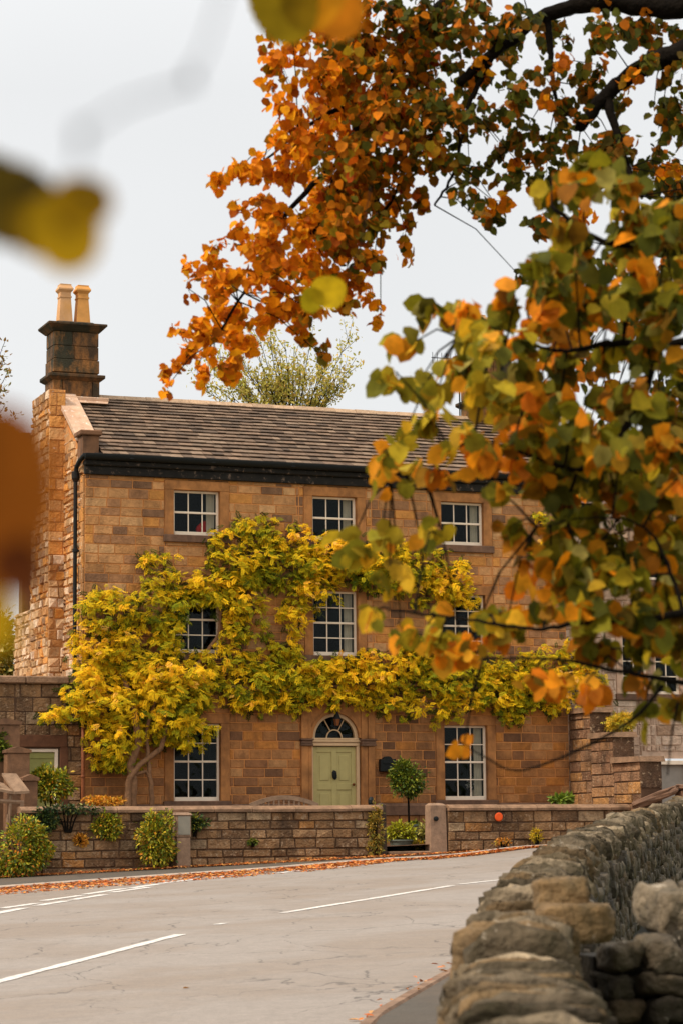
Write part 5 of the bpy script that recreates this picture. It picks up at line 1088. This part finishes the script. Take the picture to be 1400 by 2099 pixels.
addB('''1180 600 60 50;1300 520 60 60;1380 560 30 50;1250 640 50 40;1120 700 50 40;1360 860 50 60;1240 860 50 50;1300 960 60 50;1200 960 50 50;1380 990 40 50;1140 930 50 40;1340 1090 50 50;1280 1150 50 40;1390 1180 40 50;1210 1120 50 40;1300 1260 50 40;1390 1300 30 40''', 0, 7.3, 1.1)
addB('''1010 700 44 36;985 780 44 36;1020 840 44 30;950 700 30 24;1050 770 40 36''', 1, 6.9, 1.6)
addB("""850 700 30 26;810 760 34 22;860 780 30 22;900 790 34 30;870 850 44 30;900 770 30 26;1000 770 44 40;820 910 30 30;860 960 26 12;830 1000 26 18;790 920 16 22;930 880 30 30;1000 1000 34 20;880 1090 22 14;780 1120 40 30;800 1170 40 26;900 1080 26 14;770 1250 22 20;820 1270 26 20;870 1300 30 24;940 1290 34 30;880 1260 30 14;1000 1260 34 26;1390 1440 26 20;1320 1460 30 18;720 1110 30 20""", 1, dens=1.1)
addB("""960 640 26 16;1010 930 44 34;900 960 26 14;1060 940 34 26;960 900 26 20;1100 660 40 30;1130 1160 26 30;1080 1165 26 24;1150 1400 30 20;1200 1400 34 16;1090 1390 10 20;950 1350 30 16;1000 1310 26 18;900 1320 24 14;1140 700 40 20;1310 550 30 30;1380 600 30 20;1090 800 26 20;1340 900 30 40;1390 980 22 40;960 1320 24 14;950 1530 12 12;1060 880 34 26""", 2, dens=1.3)
for x, y in [(1470, 400), (1480, 560), (1470, 700), (1490, 850), (1480, 1000), (1490, 1150), (1480, 1300), (1560, 500), (1580, 700), (1580, 900), (1580, 1100), (1650, 600)]: specB.append((x, y, 7.0, 80, 80, 16, 0))
crown(TB, specB, .058, [GN, YG, OL], srcB, None, .0022)
# --- sparse tree behind the ridge, and a dark leaved one at the left edge
def far_tree(name, label, pxb, Yt, zb, blobs, cols, wts, n, size, trunk, tips):
    b = at(pxb, 1500, Yt); t = thing(name, label, 'tree', (b[0], b[1], zb)); mb = MB(); s = Yt / FPX
    top = at(trunk[0], trunk[1], Yt) - np.array([b[0], b[1], zb]); Q = limb(mb, [(0, 0, 0), tuple(np.array([0, 0, top[2] * .5])), tuple(top)], .22, .06, 8, .02)
    LP = []
    for (x, y) in tips:
        e = at(x, y, Yt + ru(-.8, .8)) - np.array([b[0], b[1], zb]); q = limb(mb, [tuple(top - np.array([0, 0, .5])), tuple((top * .5 + e * .5) + np.array([0, 0, -.12])), tuple(e)], .035, .007, 5, .02)
        LP += [np.array(p) for p in q[6:]]
        for k in range(5):
            j = random.randint(6, len(q) - 2); p = q[j]; v = (q[j + 1] - q[j]).normalized() * ru(.3, .7) + Vector((ru(-.4, .4), ru(-.4, .4), ru(-.05, .35))); mb.tube([p, p + v * .5, p + v], [.008, .006, .004], 4); LP += [np.array(p + v * f) for f in (.3, .5, .7, .85, 1)]
    mb.build('trunk', BARK, t); LP = np.array(LP); i = RNG.choice(len(LP), n); P = LP[i] + RNG.normal(0, .07, (n, 3))
    scatter('foliage', LEAF, t, leaf_oval(), P, rdir(n) + np.array([0, 0, .3]), rdir(n), size * RNG.uniform(.6, 1.3, n), palette(n, cols, wts))
tips = [(400 + 22 * i + ru(-10, 10), 800 - 95 * math.sin(math.pi * min(1, (i + 1) / 13)) + ru(-18, 18)) for i in range(15)] + [(ru(440, 710), ru(740, 820)) for _ in range(26)] + [(718, 690), (640, 690), (585, 700), (560, 690), (700, 790), (715, 760), (600, 740)]
far_tree('sparse_tree', 'thin sparse yellow green tree rising behind the roof ridge', 590, 66, 1.6, None, [S(196, 182, 84), S(212, 194, 104), S(160, 158, 74), S(214, 172, 96)], [3, 2, 2, 1], 7000, .11, (600, 900), tips)
far_tree('side_tree', 'rusty leaved tree just entering at the left edge of the view', -60, 62, 1.4, None, [S(160, 116, 60), S(130, 104, 56), S(124, 120, 66)], [2, 2, 2.5], 8500, .13, (-110, 1000), [(ru(-260, 8), ru(690, 1250)) for _ in range(60)] + [(10, 700), (16, 760), (10, 830), (14, 870)])
# greenery behind the side wall at the far left
wshrub('garden_tree', 'yellow green bushy tree behind the tall side wall at the left edge', 'tree', -5, 1330, 42, 110, -8., 5200, .14, [S(196, 168, 60), S(206, 190, 120), S(120, 126, 50), S(90, 100, 40)], [2, 2, 2, 1], base=1.3, lobes=12)
wshrub('garden_tree', 'round green tree farther back beyond the cottage', 'tree', 1560, 1300, 160, 190, -12., 3000, .2, GR, [2, 2, 2, 1], base=1.3, lobes=12)
# --- twig with large leaves close to the camera, upper left
def near_leaf(parent, px, py, Y, size, ang, col, tiltv=.3, yaw=.0):
    b, f = leaf_big(); 
    n = 12; vs = []; fs = []                                       # finer serrated outline
    out = []
    for i in range(2 * n + 1):
        t = math.pi * (i / (2 * n)); x = .5 - .5 * math.cos(t); w_ = .46 * math.sin(t) ** .75 * (1.12 - .3 * x); w_ *= 1 + (.05 if i % 2 else -.03); out.append((x, w_))
    vs = [(x, w_, .12 * w_) for x, w_ in out] + [(x, -w_, .12 * w_) for x, w_ in out] + [(x, 0, -.03 * math.sin(math.pi * x)) for x, w_ in out]; m_ = len(out)
    for i in range(m_ - 1): fs += [(2 * m_ + i, 2 * m_ + i + 1, i + 1, i), (m_ + i, m_ + i + 1, 2 * m_ + i + 1, 2 * m_ + i)]
    p = at(px, py, Y); a_ = math.radians(ang); X = _R * math.cos(a_) - _U * math.sin(a_) + _f * tiltv; X /= np.linalg.norm(X); Yv = np.cross(-_f + _R * yaw, X); Yv /= np.linalg.norm(Yv); Z = np.cross(X, Yv)
    V = [p + (X * (v[0] - .5) + Yv * v[1] + Z * v[2]) * size for v in vs]; mb = MB(); mb.add(V, fs, col); return mb.build('leaf', LEAF, parent, True)
tg = thing('leafy_twig', 'very blurred twig with olive and brown leaves hanging close at the upper left', 'twig', (0, 0, 0))
near_leaf(tg, 40, 425, .9, .036, 25, S(92, 74, 22)); near_leaf(tg, 135, 475, .85, .030, 75, S(176, 136, 18), .1); near_leaf(tg, 170, 415, .85, .022, -10, S(150, 112, 18), .1); near_leaf(tg, -10, 390, .95, .03, 40, S(80, 66, 20), .2); near_leaf(tg, 70, 470, .88, .022, 60, S(130, 100, 20), .2)
mb = MB(); mb.tube([at(-120, 300, .95), at(-20, 370, .93), at(100, 400, .88), at(190, 395, .84)], [.003, .0025, .002, .0015], 6); mb.build('twig_stem', BARK, tg)
t2 = thing('bare_twig', 'faint out of focus bare twig crossing the pale sky at upper left', 'twig', (0, 0, 0)); mb = MB(); mb.tube([at(470, -60, .75), at(420, 100, .7), at(385, 170, .68), at(250, 215, .62), at(170, 270, .6), at(150, 380, .6)], [.0006, .0005, .0007, .0005, .0006, .0004], 6); mb.rock(at(392, 160, .68), [_R * .0014, _U * .003, _f * .0014], 2.2, 3, .05); mb.rock(at(165, 275, .6), [_R * .0014, _U * .003, _f * .0014], 2.2, 3, .05); mb.build('twig_stem', BARK, t2)
t3 = thing('leafy_twig', 'blurred rusty brown leaf drooping close at the middle left edge', 'twig', (0, 0, 0)); near_leaf(t3, -30, 1000, .72, .050, 76, S(140, 76, 18), .15); near_leaf(t3, -4, 1110, .75, .034, 60, S(146, 82, 18), .1); near_leaf(t3, -25, 1270, .8, .022, 70, S(180, 140, 20), .1); near_leaf(t3, 40, 1165, .72, .018, 60, S(96, 48, 18), .1)
mb = MB(); mb.tube([at(-160, 820, 1.), at(-60, 860, .85), at(-15, 890, .74), at(-10, 940, .72)], [.003, .002, .0015, .001], 6); mb.build('twig_stem', BARK, t3)
t4 = thing('leafy_twig', 'olive yellow toothed leaf hanging close in front at the top centre', 'twig', (0, 0, 0)); near_leaf(t4, 585, 10, 2.6, .085, 75, S(150, 122, 20), .2); near_leaf(t4, 640, -10, 2.6, .08, 110, S(196, 128, 20), .2); near_leaf(t4, 690, 20, 2.7, .07, 60, S(206, 122, 24), .2)
mb = MB(); mb.tube([at(800, -260, 2.7), at(660, -140, 2.65), at(600, -60, 2.6)], [.004, .002, .0015], 6); mb.build('twig_stem', BARK, t4)
t5 = thing('leafy_twig', 'single yellow maple like leaf hanging in front of the orange tree', 'twig', (0, 0, 0)); near_leaf(t5, 672, 598, 5.5, .085, 200, S(190, 156, 20), .2); near_leaf(t5, 640, 615, 5.5, .06, 110, S(170, 146, 20), .2)
mb = MB(); mb.tube([at(760, 380, 5.6), at(740, 500, 5.55), at(705, 590, 5.5)], [.002, .0015, .001], 5); mb.build('twig_stem', BARK, t5)
